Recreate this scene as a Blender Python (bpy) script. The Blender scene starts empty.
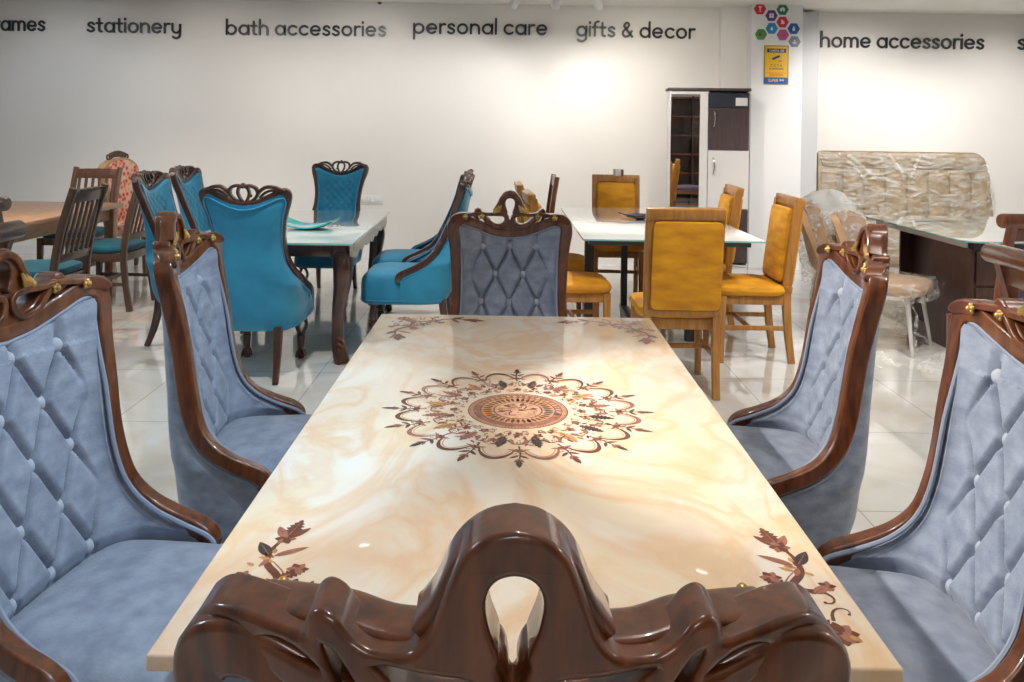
import bpy, bmesh, math, random
from mathutils import Vector, Matrix, noise
random.seed(7)
PI = math.pi
R = math.radians
C = bpy.context.scene.collection
sc = bpy.context.scene

# ------------------------------------------------------------------ camera
F_PX, CX, CY, CAM_H, ROLL = 810.0, 507.0, 126.0, 1.43, math.atan(0.015)


def P(px, py, Y=None, z=None):
    """world point seen at a pixel, on depth Y or height z"""
    u, v = px - CX, py - CY
    cu = u * math.cos(ROLL) + v * math.sin(ROLL)
    cv = -u * math.sin(ROLL) + v * math.cos(ROLL)
    if Y is None:
        Y = F_PX * (CAM_H - z) / cv
    return Vector((cu / F_PX * Y, Y, CAM_H - cv / F_PX * Y))


cam_d = bpy.data.cameras.new('camera')
cam = bpy.data.objects.new('camera', cam_d)
C.objects.link(cam)
cam.matrix_world = Matrix.Translation((0, 0, CAM_H)) @ Matrix.Rotation(PI / 2, 4, 'X') @ Matrix.Rotation(ROLL, 4, 'Z')
cam_d.sensor_width = 36
cam_d.lens = F_PX / 1024 * 36
# principal point at (507,126); frame centre at (512,341)
cam_d.shift_x = (512 - CX) / 1024
cam_d.shift_y = -(341 - CY) / 1024
cam_d.clip_start = 0.05
sc.camera = cam
sc.view_settings.view_transform = 'Standard'
sc.view_settings.look = 'None'
sc.view_settings.gamma = 1
sc.view_settings.use_curve_mapping = False
sc.view_settings.exposure = 0.0

# ------------------------------------------------------------------ materials


def nmat(name, col, rough=0.5, coat=0.0, metal=0.0, var=0.0, vscale=8.0, col2=None, bump=0.0, bscale=40.0,
         sheen=0.0, stretch=None, coat_rough=0.05, trans=0.0, alpha=1.0, emit=None, estr=0.0, spec=0.5, detail=6):
    m = bpy.data.materials.new(name)
    m.use_nodes = True
    nt = m.node_tree
    b = nt.nodes['Principled BSDF']
    b.inputs['Base Color'].default_value = (*col, 1)
    b.inputs['Roughness'].default_value = rough
    b.inputs['Metallic'].default_value = metal
    b.inputs['Coat Weight'].default_value = coat
    b.inputs['Coat Roughness'].default_value = coat_rough
    b.inputs['Sheen Weight'].default_value = sheen
    b.inputs['Sheen Roughness'].default_value = 0.4
    b.inputs['Transmission Weight'].default_value = trans
    b.inputs['Alpha'].default_value = alpha
    b.inputs['Specular IOR Level'].default_value = spec
    if emit:
        b.inputs['Emission Color'].default_value = (*emit, 1)
        b.inputs['Emission Strength'].default_value = estr
    if var > 0 or col2 or bump > 0:
        tc = nt.nodes.new('ShaderNodeTexCoord')
        mp = nt.nodes.new('ShaderNodeMapping')
        nt.links.new(tc.outputs['Object'], mp.inputs['Vector'])
        if stretch:
            mp.inputs['Scale'].default_value = stretch
    if var > 0 or col2:
        nz = nt.nodes.new('ShaderNodeTexNoise')
        nz.inputs['Scale'].default_value = vscale
        nz.inputs['Detail'].default_value = detail
        nt.links.new(mp.outputs['Vector'], nz.inputs['Vector'])
        rp = nt.nodes.new('ShaderNodeValToRGB')
        rp.color_ramp.elements[0].position = 0.32
        rp.color_ramp.elements[1].position = 0.68
        c2 = col2 or tuple(min(1, c * (1 + var)) for c in col)
        c1 = col if col2 else tuple(c * (1 - var) for c in col)
        rp.color_ramp.elements[0].color = (*c1, 1)
        rp.color_ramp.elements[1].color = (*c2, 1)
        nt.links.new(nz.outputs['Fac'], rp.inputs['Fac'])
        nt.links.new(rp.outputs['Color'], b.inputs['Base Color'])
    if bump > 0:
        n2 = nt.nodes.new('ShaderNodeTexNoise')
        n2.inputs['Scale'].default_value = bscale
        n2.inputs['Detail'].default_value = 5
        nt.links.new(mp.outputs['Vector'], n2.inputs['Vector'])
        bp = nt.nodes.new('ShaderNodeBump')
        bp.inputs['Strength'].default_value = bump
        bp.inputs['Distance'].default_value = 0.01
        nt.links.new(n2.outputs['Fac'], bp.inputs['Height'])
        nt.links.new(bp.outputs['Normal'], b.inputs['Normal'])
    return m


M = {}
M['wall'] = nmat('wall_paint', (0.83, 0.81, 0.79), 0.55, var=0.02, vscale=1.5)
M['wall_col'] = nmat('column_paint', (0.80, 0.81, 0.83), 0.5, var=0.015, vscale=2)
M['ceiling'] = nmat('ceiling_paint', (0.85, 0.83, 0.80), 0.7)
M['letter'] = nmat('letter_acrylic', (0.022, 0.026, 0.032), 0.35)
M['walnut'] = nmat('walnut_polish', (0.060, 0.0145, 0.0040), 0.32, coat=0.75, col2=(0.185, 0.050, 0.0125), vscale=9,
                   stretch=(6, 6, 1.2), coat_rough=0.04)
M['rosewood'] = nmat('rosewood_polish', (0.030, 0.009, 0.005), 0.33, coat=0.6, col2=(0.072, 0.020, 0.010), vscale=9,
                     stretch=(6, 6, 1.2), coat_rough=0.08)
M['gilt'] = nmat('gilt_paint', (0.62, 0.40, 0.13), 0.3, metal=0.75, var=0.3, vscale=30)
M['greyblue'] = nmat('greyblue_velvet', (0.205, 0.240, 0.318), 0.75, col2=(0.33, 0.368, 0.452), vscale=19, sheen=0.35,
                     bump=0.12, bscale=160, stretch=(1, 1, 1.6), detail=9)
M['greyblue_pip'] = nmat('greyblue_piping', (0.27, 0.31, 0.39), 0.75, sheen=0.2)
M['button'] = nmat('button_cloth', (0.42, 0.45, 0.52), 0.75, sheen=0.3, var=0.1, vscale=60)
M['turq'] = nmat('turquoise_velvet', (0.010, 0.190, 0.345), 0.7, col2=(0.020, 0.265, 0.445), vscale=6, sheen=0.3, bump=0.08,
                 bscale=150)
M['turq_pip'] = nmat('turquoise_piping', (0.03, 0.28, 0.50), 0.7, sheen=0.3)
M['mustard'] = nmat('mustard_velvet', (0.50, 0.190, 0.0015), 0.7, col2=(0.72, 0.33, 0.002), vscale=7, sheen=0.04,
                    stretch=(1, 1, 3), bump=0.1, bscale=120)
M['teak'] = nmat('honey_teak', (0.30, 0.122, 0.022), 0.38, coat=0.3, col2=(0.46, 0.21, 0.045), vscale=7,
                 stretch=(7, 7, 0.9))
M['tan'] = nmat('tan_wood', (0.36, 0.185, 0.095), 0.4, coat=0.25, col2=(0.48, 0.27, 0.15), vscale=6, stretch=(6, 1, 6))
M['darkslat'] = nmat('dark_slat_wood', (0.065, 0.030, 0.018), 0.4, coat=0.4, col2=(0.115, 0.055, 0.033), vscale=8,
                     stretch=(6, 6, 1))
M['mahog'] = nmat('mahogany', (0.16, 0.040, 0.018), 0.3, coat=0.7, col2=(0.28, 0.085, 0.038), vscale=8, stretch=(6, 6, 1))
M['teal'] = nmat('teal_velvet', (0.003, 0.085, 0.125), 0.75, var=0.25, vscale=7, sheen=0.15)
M['red'] = nmat('red_cloth', (0.42, 0.06, 0.05), 0.7, var=0.2)
M['violet'] = nmat('violet_cloth', (0.16, 0.11, 0.20), 0.7, var=0.2)
M['dark'] = nmat('charcoal_metal', (0.05, 0.053, 0.06), 0.4)
M['chrome'] = nmat('brushed_steel', (0.72, 0.72, 0.74), 0.2, metal=1.0)
M['deskwood'] = nmat('dark_brown_laminate', (0.052, 0.020, 0.015), 0.4, coat=0.2, col2=(0.085, 0.034, 0.024), vscale=5,
                     stretch=(8, 8, 1))
M['wenge'] = nmat('wenge_laminate', (0.055, 0.036, 0.040), 0.45, col2=(0.085, 0.056, 0.060), vscale=6, stretch=(9, 9, 1))
M['whitelam'] = nmat('white_laminate', (0.80, 0.79, 0.80), 0.35)
M['mirror'] = nmat('mirror_glass', (0.86, 0.88, 0.88), 0.01, metal=1.0)
M['beige'] = nmat('beige_fabric', (0.46, 0.29, 0.165), 0.7, var=0.1, vscale=9)
M['headcloth'] = nmat('taupe_suede', (0.24, 0.175, 0.10), 0.6, col2=(0.36, 0.275, 0.165), vscale=7, sheen=0.2)
M['foam'] = nmat('foam_sheet', (0.84, 0.84, 0.83), 0.6, bump=0.25, bscale=18)
M['tealdish'] = nmat('teal_glaze', (0.012, 0.30, 0.33), 0.12, coat=1.0, col2=(0.05, 0.50, 0.50), vscale=9)
M['blackdish'] = nmat('dark_glaze', (0.018, 0.016, 0.024), 0.15, coat=1.0, col2=(0.10, 0.08, 0.13), vscale=9)
M['white'] = nmat('white_plastic', (0.82, 0.82, 0.82), 0.35)
M['whitemetal'] = nmat('white_metal', (0.78, 0.79, 0.80), 0.4)
M['leggrey'] = nmat('grey_paint', (0.60, 0.58, 0.55), 0.4)
M['lamp'] = nmat('lamp_lens', (1, 1, 1), 0.5, emit=(1, 0.96, 0.9), estr=14)
M['panel'] = nmat('fill_panel_diffuser', (1, 1, 1), 0.5, emit=(1, 0.97, 0.93), estr=5)
M['frost'] = nmat('frosted_white_glass', (0.74, 0.80, 0.80), 0.06, coat=1.0, col2=(0.86, 0.88, 0.87), vscale=3, coat_rough=0.02)
M['glassedge'] = nmat('glass_edge', (0.24, 0.48, 0.46), 0.1, coat=1.0)
M['teal_marble'] = nmat('pale_blue_marble_glass', (0.34, 0.50, 0.53), 0.06, coat=1.0, col2=(0.60, 0.68, 0.68), vscale=4,
                        coat_rough=0.02)
M['desk_glass'] = nmat('green_tint_glass', (0.50, 0.60, 0.57), 0.03, coat=1.0, coat_rough=0.01, var=0.03, vscale=2)
M['apron_white'] = nmat('antique_white_wood', (0.72, 0.66, 0.56), 0.4, coat=0.3, col2=(0.40, 0.29, 0.19), vscale=40)


def film_mat(name, a0, a1, scale):
    """thin clear packing film: mostly see-through with bright glossy creases"""
    m = bpy.data.materials.new(name)
    m.use_nodes = True
    nt = m.node_tree
    b = nt.nodes['Principled BSDF']
    b.inputs['Base Color'].default_value = (0.86, 0.85, 0.83, 1)
    b.inputs['Roughness'].default_value = 0.16
    b.inputs['Specular IOR Level'].default_value = 0.8
    tc = nt.nodes.new('ShaderNodeTexCoord')
    mp = nt.nodes.new('ShaderNodeMapping')
    mp.inputs['Scale'].default_value = (1, 1, 3.0)
    nz = nt.nodes.new('ShaderNodeTexNoise')
    nz.inputs['Scale'].default_value = scale
    nz.inputs['Detail'].default_value = 8
    nz.inputs['Distortion'].default_value = 1.5
    rp = nt.nodes.new('ShaderNodeMapRange')
    rp.inputs['From Min'].default_value = 0.4
    rp.inputs['From Max'].default_value = 0.7
    rp.inputs['To Min'].default_value = a0
    rp.inputs['To Max'].default_value = a1
    bp = nt.nodes.new('ShaderNodeBump')
    bp.inputs['Strength'].default_value = 0.9
    bp.inputs['Distance'].default_value = 0.02
    nt.links.new(tc.outputs['Object'], mp.inputs['Vector'])
    nt.links.new(mp.outputs['Vector'], nz.inputs['Vector'])
    nt.links.new(nz.outputs['Fac'], rp.inputs['Value'])
    nt.links.new(rp.outputs['Result'], b.inputs['Alpha'])
    nt.links.new(nz.outputs['Fac'], bp.inputs['Height'])
    nt.links.new(bp.outputs['Normal'], b.inputs['Normal'])
    return m


M['film'] = film_mat('packing_film', 0.16, 0.72, 7)
M['film_thick'] = film_mat('packing_film_dense', 0.03, 0.5, 5)


def floral_mat():
    m = bpy.data.materials.new('floral_print_cloth')
    m.use_nodes = True
    nt = m.node_tree
    b = nt.nodes['Principled BSDF']
    b.inputs['Roughness'].default_value = 0.75
    tc = nt.nodes.new('ShaderNodeTexCoord')
    vo = nt.nodes.new('ShaderNodeTexVoronoi')
    vo.inputs['Scale'].default_value = 24
    rp = nt.nodes.new('ShaderNodeValToRGB')
    e = rp.color_ramp.elements
    e[0].position, e[0].color = 0.0, (0.30, 0.02, 0.10, 1)
    e[1].position, e[1].color = 0.75, (0.72, 0.50, 0.40, 1)
    for p_, c_ in ((0.28, (0.55, 0.07, 0.09, 1)), (0.42, (0.70, 0.25, 0.12, 1)), (0.55, (0.72, 0.42, 0.33, 1))):
        n = e.new(p_)
        n.color = c_
    nt.links.new(tc.outputs['Object'], vo.inputs['Vector'])
    nt.links.new(vo.outputs['Distance'], rp.inputs['Fac'])
    nt.links.new(rp.outputs['Color'], b.inputs['Base Color'])
    return m


M['floral'] = floral_mat()


def onyx_mat():
    m = bpy.data.materials.new('honey_onyx_top')
    m.use_nodes = True
    nt = m.node_tree
    b = nt.nodes['Principled BSDF']
    b.inputs['Roughness'].default_value = 0.35
    b.inputs['Specular IOR Level'].default_value = 0.15
    b.inputs['Coat Weight'].default_value = 0.5
    b.inputs['Coat Roughness'].default_value = 0.02
    tc = nt.nodes.new('ShaderNodeTexCoord')
    mp = nt.nodes.new('ShaderNodeMapping')
    mp.inputs['Rotation'].default_value = (0, 0, 0.5)
    mp.inputs['Scale'].default_value = (1.9, 1.1, 1)
    n1 = nt.nodes.new('ShaderNodeTexNoise')
    n1.inputs['Scale'].default_value = 1.9
    n1.inputs['Detail'].default_value = 7
    n1.inputs['Distortion'].default_value = 1.6
    r1 = nt.nodes.new('ShaderNodeValToRGB')
    e = r1.color_ramp.elements
    e[0].position, e[0].color = 0.28, (0.84, 0.62, 0.40, 1)
    e[1].position, e[1].color = 0.72, (0.86, 0.80, 0.73, 1)
    for p_, c_ in ((0.40, (0.86, 0.72, 0.54, 1)), (0.48, (0.83, 0.67, 0.52, 1)), (0.54, (0.86, 0.76, 0.63, 1))):
        n = e.new(p_)
        n.color = c_
    # thin ochre veins
    n2 = nt.nodes.new('ShaderNodeTexNoise')
    n2.inputs['Scale'].default_value = 1.5
    n2.inputs['Detail'].default_value = 6
    n2.inputs['Distortion'].default_value = 2.2
    r2 = nt.nodes.new('ShaderNodeValToRGB')
    e = r2.color_ramp.elements
    e[0].position, e[0].color = 0.43, (0, 0, 0, 1)
    e[1].position, e[1].color = 0.57, (0, 0, 0, 1)
    n = e.new(0.5)
    n.color = (0.5, 0.5, 0.5, 1)
    mx = nt.nodes.new('ShaderNodeMix')
    mx.data_type = 'RGBA'
    mx.inputs[7].default_value = (0.80, 0.47, 0.22, 1)
    nt.links.new(tc.outputs['Object'], mp.inputs['Vector'])
    nt.links.new(mp.outputs['Vector'], n1.inputs['Vector'])
    nt.links.new(mp.outputs['Vector'], n2.inputs['Vector'])
    nt.links.new(n1.outputs['Fac'], r1.inputs['Fac'])
    nt.links.new(n2.outputs['Fac'], r2.inputs['Fac'])
    nt.links.new(r2.outputs['Color'], mx.inputs[0])
    nt.links.new(r1.outputs['Color'], mx.inputs[6])
    nt.links.new(mx.outputs[2], b.inputs['Base Color'])
    return m


M['onyx'] = onyx_mat()
for k_, c_ in dict(ink_brown=(0.16, 0.050, 0.028), ink_rose=(0.36, 0.145, 0.095), ink_gold=(0.60, 0.30, 0.10),
                   ink_dark=(0.055, 0.038, 0.036), ink_peach=(0.66, 0.36, 0.22)).items():
    M[k_] = nmat(k_, c_, 0.35, coat=0.5, coat_rough=0.02, var=0.25, vscale=60, spec=0.15)


def floor_mat():
    m = bpy.data.materials.new('vitrified_tile')
    m.use_nodes = True
    nt = m.node_tree
    b = nt.nodes['Principled BSDF']
    b.inputs['Roughness'].default_value = 0.09
    b.inputs['Coat Weight'].default_value = 0.6
    b.inputs['Coat Roughness'].default_value = 0.03
    tc = nt.nodes.new('ShaderNodeTexCoord')
    mp = nt.nodes.new('ShaderNodeMapping')
    mp.inputs['Location'].default_value = (0.25, 0.15, 0)
    br = nt.nodes.new('ShaderNodeTexBrick')
    br.offset = 0.0
    br.inputs['Color1'].default_value = (0.71, 0.72, 0.70, 1)
    br.inputs['Color2'].default_value = (0.67, 0.68, 0.665, 1)
    br.inputs['Mortar'].default_value = (0.42, 0.41, 0.39, 1)
    br.inputs['Scale'].default_value = 1.0
    br.inputs['Mortar Size'].default_value = 0.003
    br.inputs['Brick Width'].default_value = 0.8
    br.inputs['Row Height'].default_value = 0.8
    nz = nt.nodes.new('ShaderNodeTexNoise')
    nz.inputs['Scale'].default_value = 2.5
    nz.inputs['Detail'].default_value = 8
    nz.inputs['Distortion'].default_value = 1.2
    rp = nt.nodes.new('ShaderNodeValToRGB')
    rp.color_ramp.elements[0].position = 0.35
    rp.color_ramp.elements[0].color = (0.86, 0.80, 0.72, 1)
    rp.color_ramp.elements[1].position = 0.62
    rp.color_ramp.elements[1].color = (1, 1, 1, 1)
    mx = nt.nodes.new('ShaderNodeMix')
    mx.data_type = 'RGBA'
    mx.blend_type = 'MULTIPLY'
    mx.inputs[0].default_value = 0.8
    nt.links.new(tc.outputs['Object'], mp.inputs['Vector'])
    nt.links.new(mp.outputs['Vector'], br.inputs['Vector'])
    nt.links.new(mp.outputs['Vector'], nz.inputs['Vector'])
    nt.links.new(nz.outputs['Fac'], rp.inputs['Fac'])
    nt.links.new(br.outputs['Color'], mx.inputs[6])
    nt.links.new(rp.outputs['Color'], mx.inputs[7])
    nt.links.new(mx.outputs[2], b.inputs['Base Color'])
    return m


M['floor'] = floor_mat()

# ------------------------------------------------------------------ mesh helpers


def catmull(pts, n=8, closed=False):
    """pts: list of equal-length tuples, returns a smoothed list"""
    out = []
    N = len(pts)
    segs = N if closed else N - 1
    for i in range(segs):
        p0 = pts[(i - 1) % N] if closed or i > 0 else pts[0]
        p1 = pts[i]
        p2 = pts[(i + 1) % N]
        p3 = pts[(i + 2) % N] if closed or i + 2 < N else pts[-1]
        for k in range(n):
            t = k / n
            out.append(tuple(0.5 * ((2 * b) + (-a + c) * t + (2 * a - 5 * b + 4 * c - d) * t * t +
                                    (-a + 3 * b - 3 * c + d) * t ** 3) for a, b, c, d in zip(p0, p1, p2, p3)))
    if not closed:
        out.append(tuple(pts[-1]))
    return out


class MB:
    def __init__(self):
        self.v, self.f, self.m = [], [], []

    def add(self, vs, fs, mat=0):
        o = len(self.v)
        self.v += [tuple(v) for v in vs]
        self.f += [tuple(i + o for i in f) for f in fs]
        self.m += [mat] * len(fs)

    def grid(self, rows, mat=0, close_u=False, flip=False):
        nr, nc = len(rows), len(rows[0])
        vs = [p for r in rows for p in r]
        fs = []
        for i in range(nr - 1):
            for j in range(nc if close_u else nc - 1):
                a, b = i * nc + j, i * nc + (j + 1) % nc
                q = (a, b, b + nc, a + nc)
                fs.append(q[::-1] if flip else q)
        self.add(vs, fs, mat)

    def sweep(self, path, lat, a, b, n=12, power=2.6, mat=0, caps=True, closed=False):
        """rounded-rectangle tube. path points, lateral directions, half widths a (lateral) and b (normal)"""
        N = len(path)
        path = [Vector(p) for p in path]
        rows = []
        for i in range(N):
            if closed:
                T = path[(i + 1) % N] - path[(i - 1) % N]
            else:
                T = path[min(i + 1, N - 1)] - path[max(i - 1, 0)]
            T.normalize()
            L = Vector(lat[i] if isinstance(lat, list) else lat)
            L = (L - T * L.dot(T))
            if L.length < 1e-6:
                L = T.orthogonal()
            L.normalize()
            Nn = T.cross(L)
            aa = a[i] if isinstance(a, list) else a
            bb = b[i] if isinstance(b, list) else b
            row = []
            for k in range(n):
                t = 2 * PI * (k + 0.5) / n
                c, s = math.cos(t), math.sin(t)
                c = math.copysign(abs(c) ** (2 / power), c)
                s = math.copysign(abs(s) ** (2 / power), s)
                row.append(path[i] + L * (aa * c) + Nn * (bb * s))
            rows.append(row)
        if closed:
            rows.append(rows[0])
        o = len(self.v)
        self.grid(rows, mat, close_u=True)
        if caps and not closed:
            self.f.append(tuple(o + k for k in range(n))[::-1])
            self.f.append(tuple(o + (N - 1) * n + k for k in range(n)))
            self.m += [mat, mat]

    def rrect(self, path, lat, a, b, r=.005, k=3, mat=0):
        """timber of flat-faced section with eased corners along a path"""
        N = len(path)
        path = [Vector(p) for p in path]
        rows = []
        for i in range(N):
            T = path[min(i + 1, N - 1)] - path[max(i - 1, 0)]
            T.normalize()
            L = Vector(lat[i] if isinstance(lat, list) else lat)
            L = (L - T * L.dot(T)).normalized()
            Nn = T.cross(L)
            aa = a[i] if isinstance(a, list) else a
            bb = b[i] if isinstance(b, list) else b
            rr = min(r, aa * .8, bb * .8)
            row = []
            for sx, sy, a0 in ((1, 1, 0), (-1, 1, 90), (-1, -1, 180), (1, -1, 270)):
                for q in range(k + 1):
                    t = R(a0 + 90 * q / k)
                    row.append(path[i] + L * (sx * (aa - rr) + rr * math.cos(t)) + Nn * (sy * (bb - rr) + rr * math.sin(t)))
            rows.append(row)
        o = len(self.v)
        n = len(rows[0])
        self.grid(rows, mat, close_u=True)
        self.f.append(tuple(o + q for q in range(n))[::-1])
        self.f.append(tuple(o + (N - 1) * n + q for q in range(n)))
        self.m += [mat, mat]

    def tube(self, path, r, n=10, mat=0, caps=True, closed=False):
        N = len(path)
        lat = []
        path = [Vector(p) for p in path]
        prev = None
        for i in range(N):
            T = (path[(i + 1) % N] - path[i - 1]) if closed else (path[min(i + 1, N - 1)] - path[max(i - 1, 0)])
            T.normalize()
            if prev is None:
                prev = T.orthogonal().normalized()
            prev = prev - T * prev.dot(T)
            prev.normalize()
            lat.append(prev.copy())
        self.sweep(path, lat, r, r, n=n, power=2, mat=mat, caps=caps, closed=closed)

    def box(self, size, loc, rot=None, bevel=0.0, seg=2, mat=0, mx=None):
        bm = bmesh.new()
        bmesh.ops.create_cube(bm, size=1)
        bmesh.ops.scale(bm, vec=Vector(size), verts=bm.verts)
        if bevel > 0:
            bmesh.ops.bevel(bm, geom=list(bm.edges), offset=min(bevel, min(size) * 0.45), segments=seg, profile=0.5,
                            affect='EDGES')
        m = Matrix.Translation(loc)
        if rot:
            from mathutils import Euler
            m = m @ Euler(rot).to_matrix().to_4x4()
        if mx is not None:
            m = mx @ m
        bm.transform(m)
        bm.verts.index_update()
        self.add([v.co.copy() for v in bm.verts], [[v.index for v in f.verts] for f in bm.faces], mat)
        bm.free()

    def bar(self, p, q, w, d, lat=(1, 0, 0), w2=None, d2=None, mat=0, bevel_power=5):
        """straight tapered timber from p to q"""
        self.sweep([p, tuple(Vector(p).lerp(Vector(q), 0.5)), q], Vector(lat),
                   [w / 2, (w + (w2 or w)) / 4, (w2 or w) / 2], [d / 2, (d + (d2 or d)) / 4, (d2 or d) / 2],
                   n=12, power=bevel_power, mat=mat)

    def lathe(self, prof, loc=(0, 0, 0), n=20, mat=0, mx=None):
        rows = []
        for r, z in prof:
            row = [Vector((r * math.cos(2 * PI * k / n), r * math.sin(2 * PI * k / n), z)) for k in range(n)]
            row = [(mx @ p if mx is not None else p) + Vector(loc) for p in row]
            rows.append(row)
        o = len(self.v)
        self.grid(rows, mat, close_u=True)
        N = len(prof)
        self.f.append(tuple(o + k for k in range(n))[::-1])
        self.f.append(tuple(o + (N - 1) * n + k for k in range(n)))
        self.m += [mat, mat]

    def ball(self, c, r, n=10, mat=0, scale=(1, 1, 1)):
        rows = []
        for i in range(n + 1):
            t = PI * i / n
            rows.append([Vector(c) + Vector((r * scale[0] * math.sin(t) * math.cos(2 * PI * k / (n * 2)),
                                             r * scale[1] * math.sin(t) * math.sin(2 * PI * k / (n * 2)),
                                             -r * scale[2] * math.cos(t))) for k in range(2 * n)])
        self.grid(rows, mat, close_u=True)

    def prism(self, outline, h0, h1, mx=None, mat=0):
        """outline 2-D (x,y) extruded from z=h0 to h1, then transformed by mx"""
        n = len(outline)
        lo = [Vector((x, y, h0)) for x, y in outline]
        hi = [Vector((x, y, h1)) for x, y in outline]
        vs = lo + hi
        if mx is not None:
            vs = [mx @ v for v in vs]
        fs = [tuple(range(n))[::-1], tuple(range(n, 2 * n))]
        fs += [(i, (i + 1) % n, n + (i + 1) % n, n + i) for i in range(n)]
        self.add(vs, fs, mat)

    def build(self, name, mats, parent=None, smooth=35, loc=None, normals=True):
        me = bpy.data.meshes.new(name)
        me.from_pydata(self.v, [], self.f)
        if not isinstance(mats, (list, tuple)):
            mats = [mats]
        for mm in mats:
            me.materials.append(mm)
        me.polygons.foreach_set('material_index', self.m)
        if normals:
            bm = bmesh.new()
            bm.from_mesh(me)
            bmesh.ops.remove_doubles(bm, verts=bm.verts, dist=1e-6)
            bmesh.ops.recalc_face_normals(bm, faces=bm.faces)
            bm.to_mesh(me)
            bm.free()
        if smooth:
            me.polygons.foreach_set('use_smooth', [True] * len(me.polygons))
            me.set_sharp_from_angle(angle=math.radians(smooth))
        me.update()
        o = bpy.data.objects.new(name, me)
        C.objects.link(o)
        if parent is not None:
            o.parent = parent
        if loc is not None:
            o.location = loc
        return o


def tag(o, label, cat, group=None):
    o['label'] = label
    o['category'] = cat
    if group:
        o['group'] = group
    return o


def thing(name, label, cat, loc=(0, 0, 0), rotz=0.0, group=None):
    o = bpy.data.objects.new(name, None)
    o.empty_display_size = 0.1
    C.objects.link(o)
    o.location = loc
    o.rotation_euler = (0, 0, rotz)
    return tag(o, label, cat, group)


def struct(o):
    o['kind'] = 'structure'
    return o


def copy_tree(o, parent=None):
    c = o.copy()
    C.objects.link(c)
    c.parent = parent
    for ch in [x for x in sc.objects if x.parent == o]:
        copy_tree(ch, c)
    return c


def dup(root, loc, rotz, label):
    r = copy_tree(root)
    r.location = loc
    r.rotation_euler = (0, 0, rotz)
    r['label'] = label
    return r


R = math.radians

# ------------------------------------------------------------------ room shell
CEIL = 2.72
YW, YP, YC, YS, YR = 8.60, 8.50, 8.34, 8.62, 8.80


def slab(name, x0, x1, y0, y1, z0, z1, mat):
    b = MB()
    b.box((x1 - x0, y1 - y0, z1 - z0), ((x0 + x1) / 2, (y0 + y1) / 2, (z0 + z1) / 2))
    return struct(b.build(name, mat, smooth=0))


XL, XRR, YB = -6.2, 6.2, -3.2
x_p0, x_p1, x_c1, x_s1 = P(719.5, 150, YP).x, P(750, 150, YC).x, P(801, 150, YC).x, P(817, 150, YS).x
slab('floor', XL, XRR, YB, 9.2, -0.12, 0.0, M['floor'])
slab('ceiling', XL, XRR, YB, 9.2, CEIL, CEIL + 0.12, M['ceiling'])
slab('wall_back', XL, x_p0 + 0.3, YW, YW + 0.3, 0, CEIL, M['wall'])
slab('trim_1', x_p0, x_p1, YP, YW, 0, CEIL, M['wall'])
slab('wall_column', x_p1, x_c1, YC, YR + 0.1, 0, CEIL, M['wall_col'])
M['wall_shaded'] = nmat('shaded_boxing_paint', (0.60, 0.61, 0.63), 0.5, var=0.02, vscale=2)  # shade on the strip beside the column, put into its base colour
slab('trim_2', x_c1, x_s1, YS, YR + 0.1, 0, CEIL - 0.03, M['wall_shaded'])
slab('wall_right_back', x_s1 - 0.2, XRR, YR, YR + 0.2, 0, CEIL, M['wall'])
slab('wall_left', XL - 0.15, XL, YB, 9.2, 0, CEIL, M['wall'])
slab('wall_right', XRR, XRR + 0.15, YB, 9.2, 0, CEIL, M['wall'])
slab('wall_front', XL, XRR, YB - 0.15, YB, 0, CEIL, M['wall'])
slab('baseboard_back', XL, x_p0, YW - 0.012, YW, 0, 0.09, M['whitelam'])
slab('baseboard_right_back', x_s1, XRR, YR - 0.012, YR, 0, 0.09, M['whitelam'])

# ------------------------------------------------------------------ wall lettering (rounded monoline strokes)


def arc(cx, cy, r, a0, a1, n=18, ry=None):
    ry = ry or r
    return [(cx + r * math.cos(R(a0 + (a1 - a0) * i / n)), cy + ry * math.sin(R(a0 + (a1 - a0) * i / n))) for i in range(n + 1)]


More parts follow.
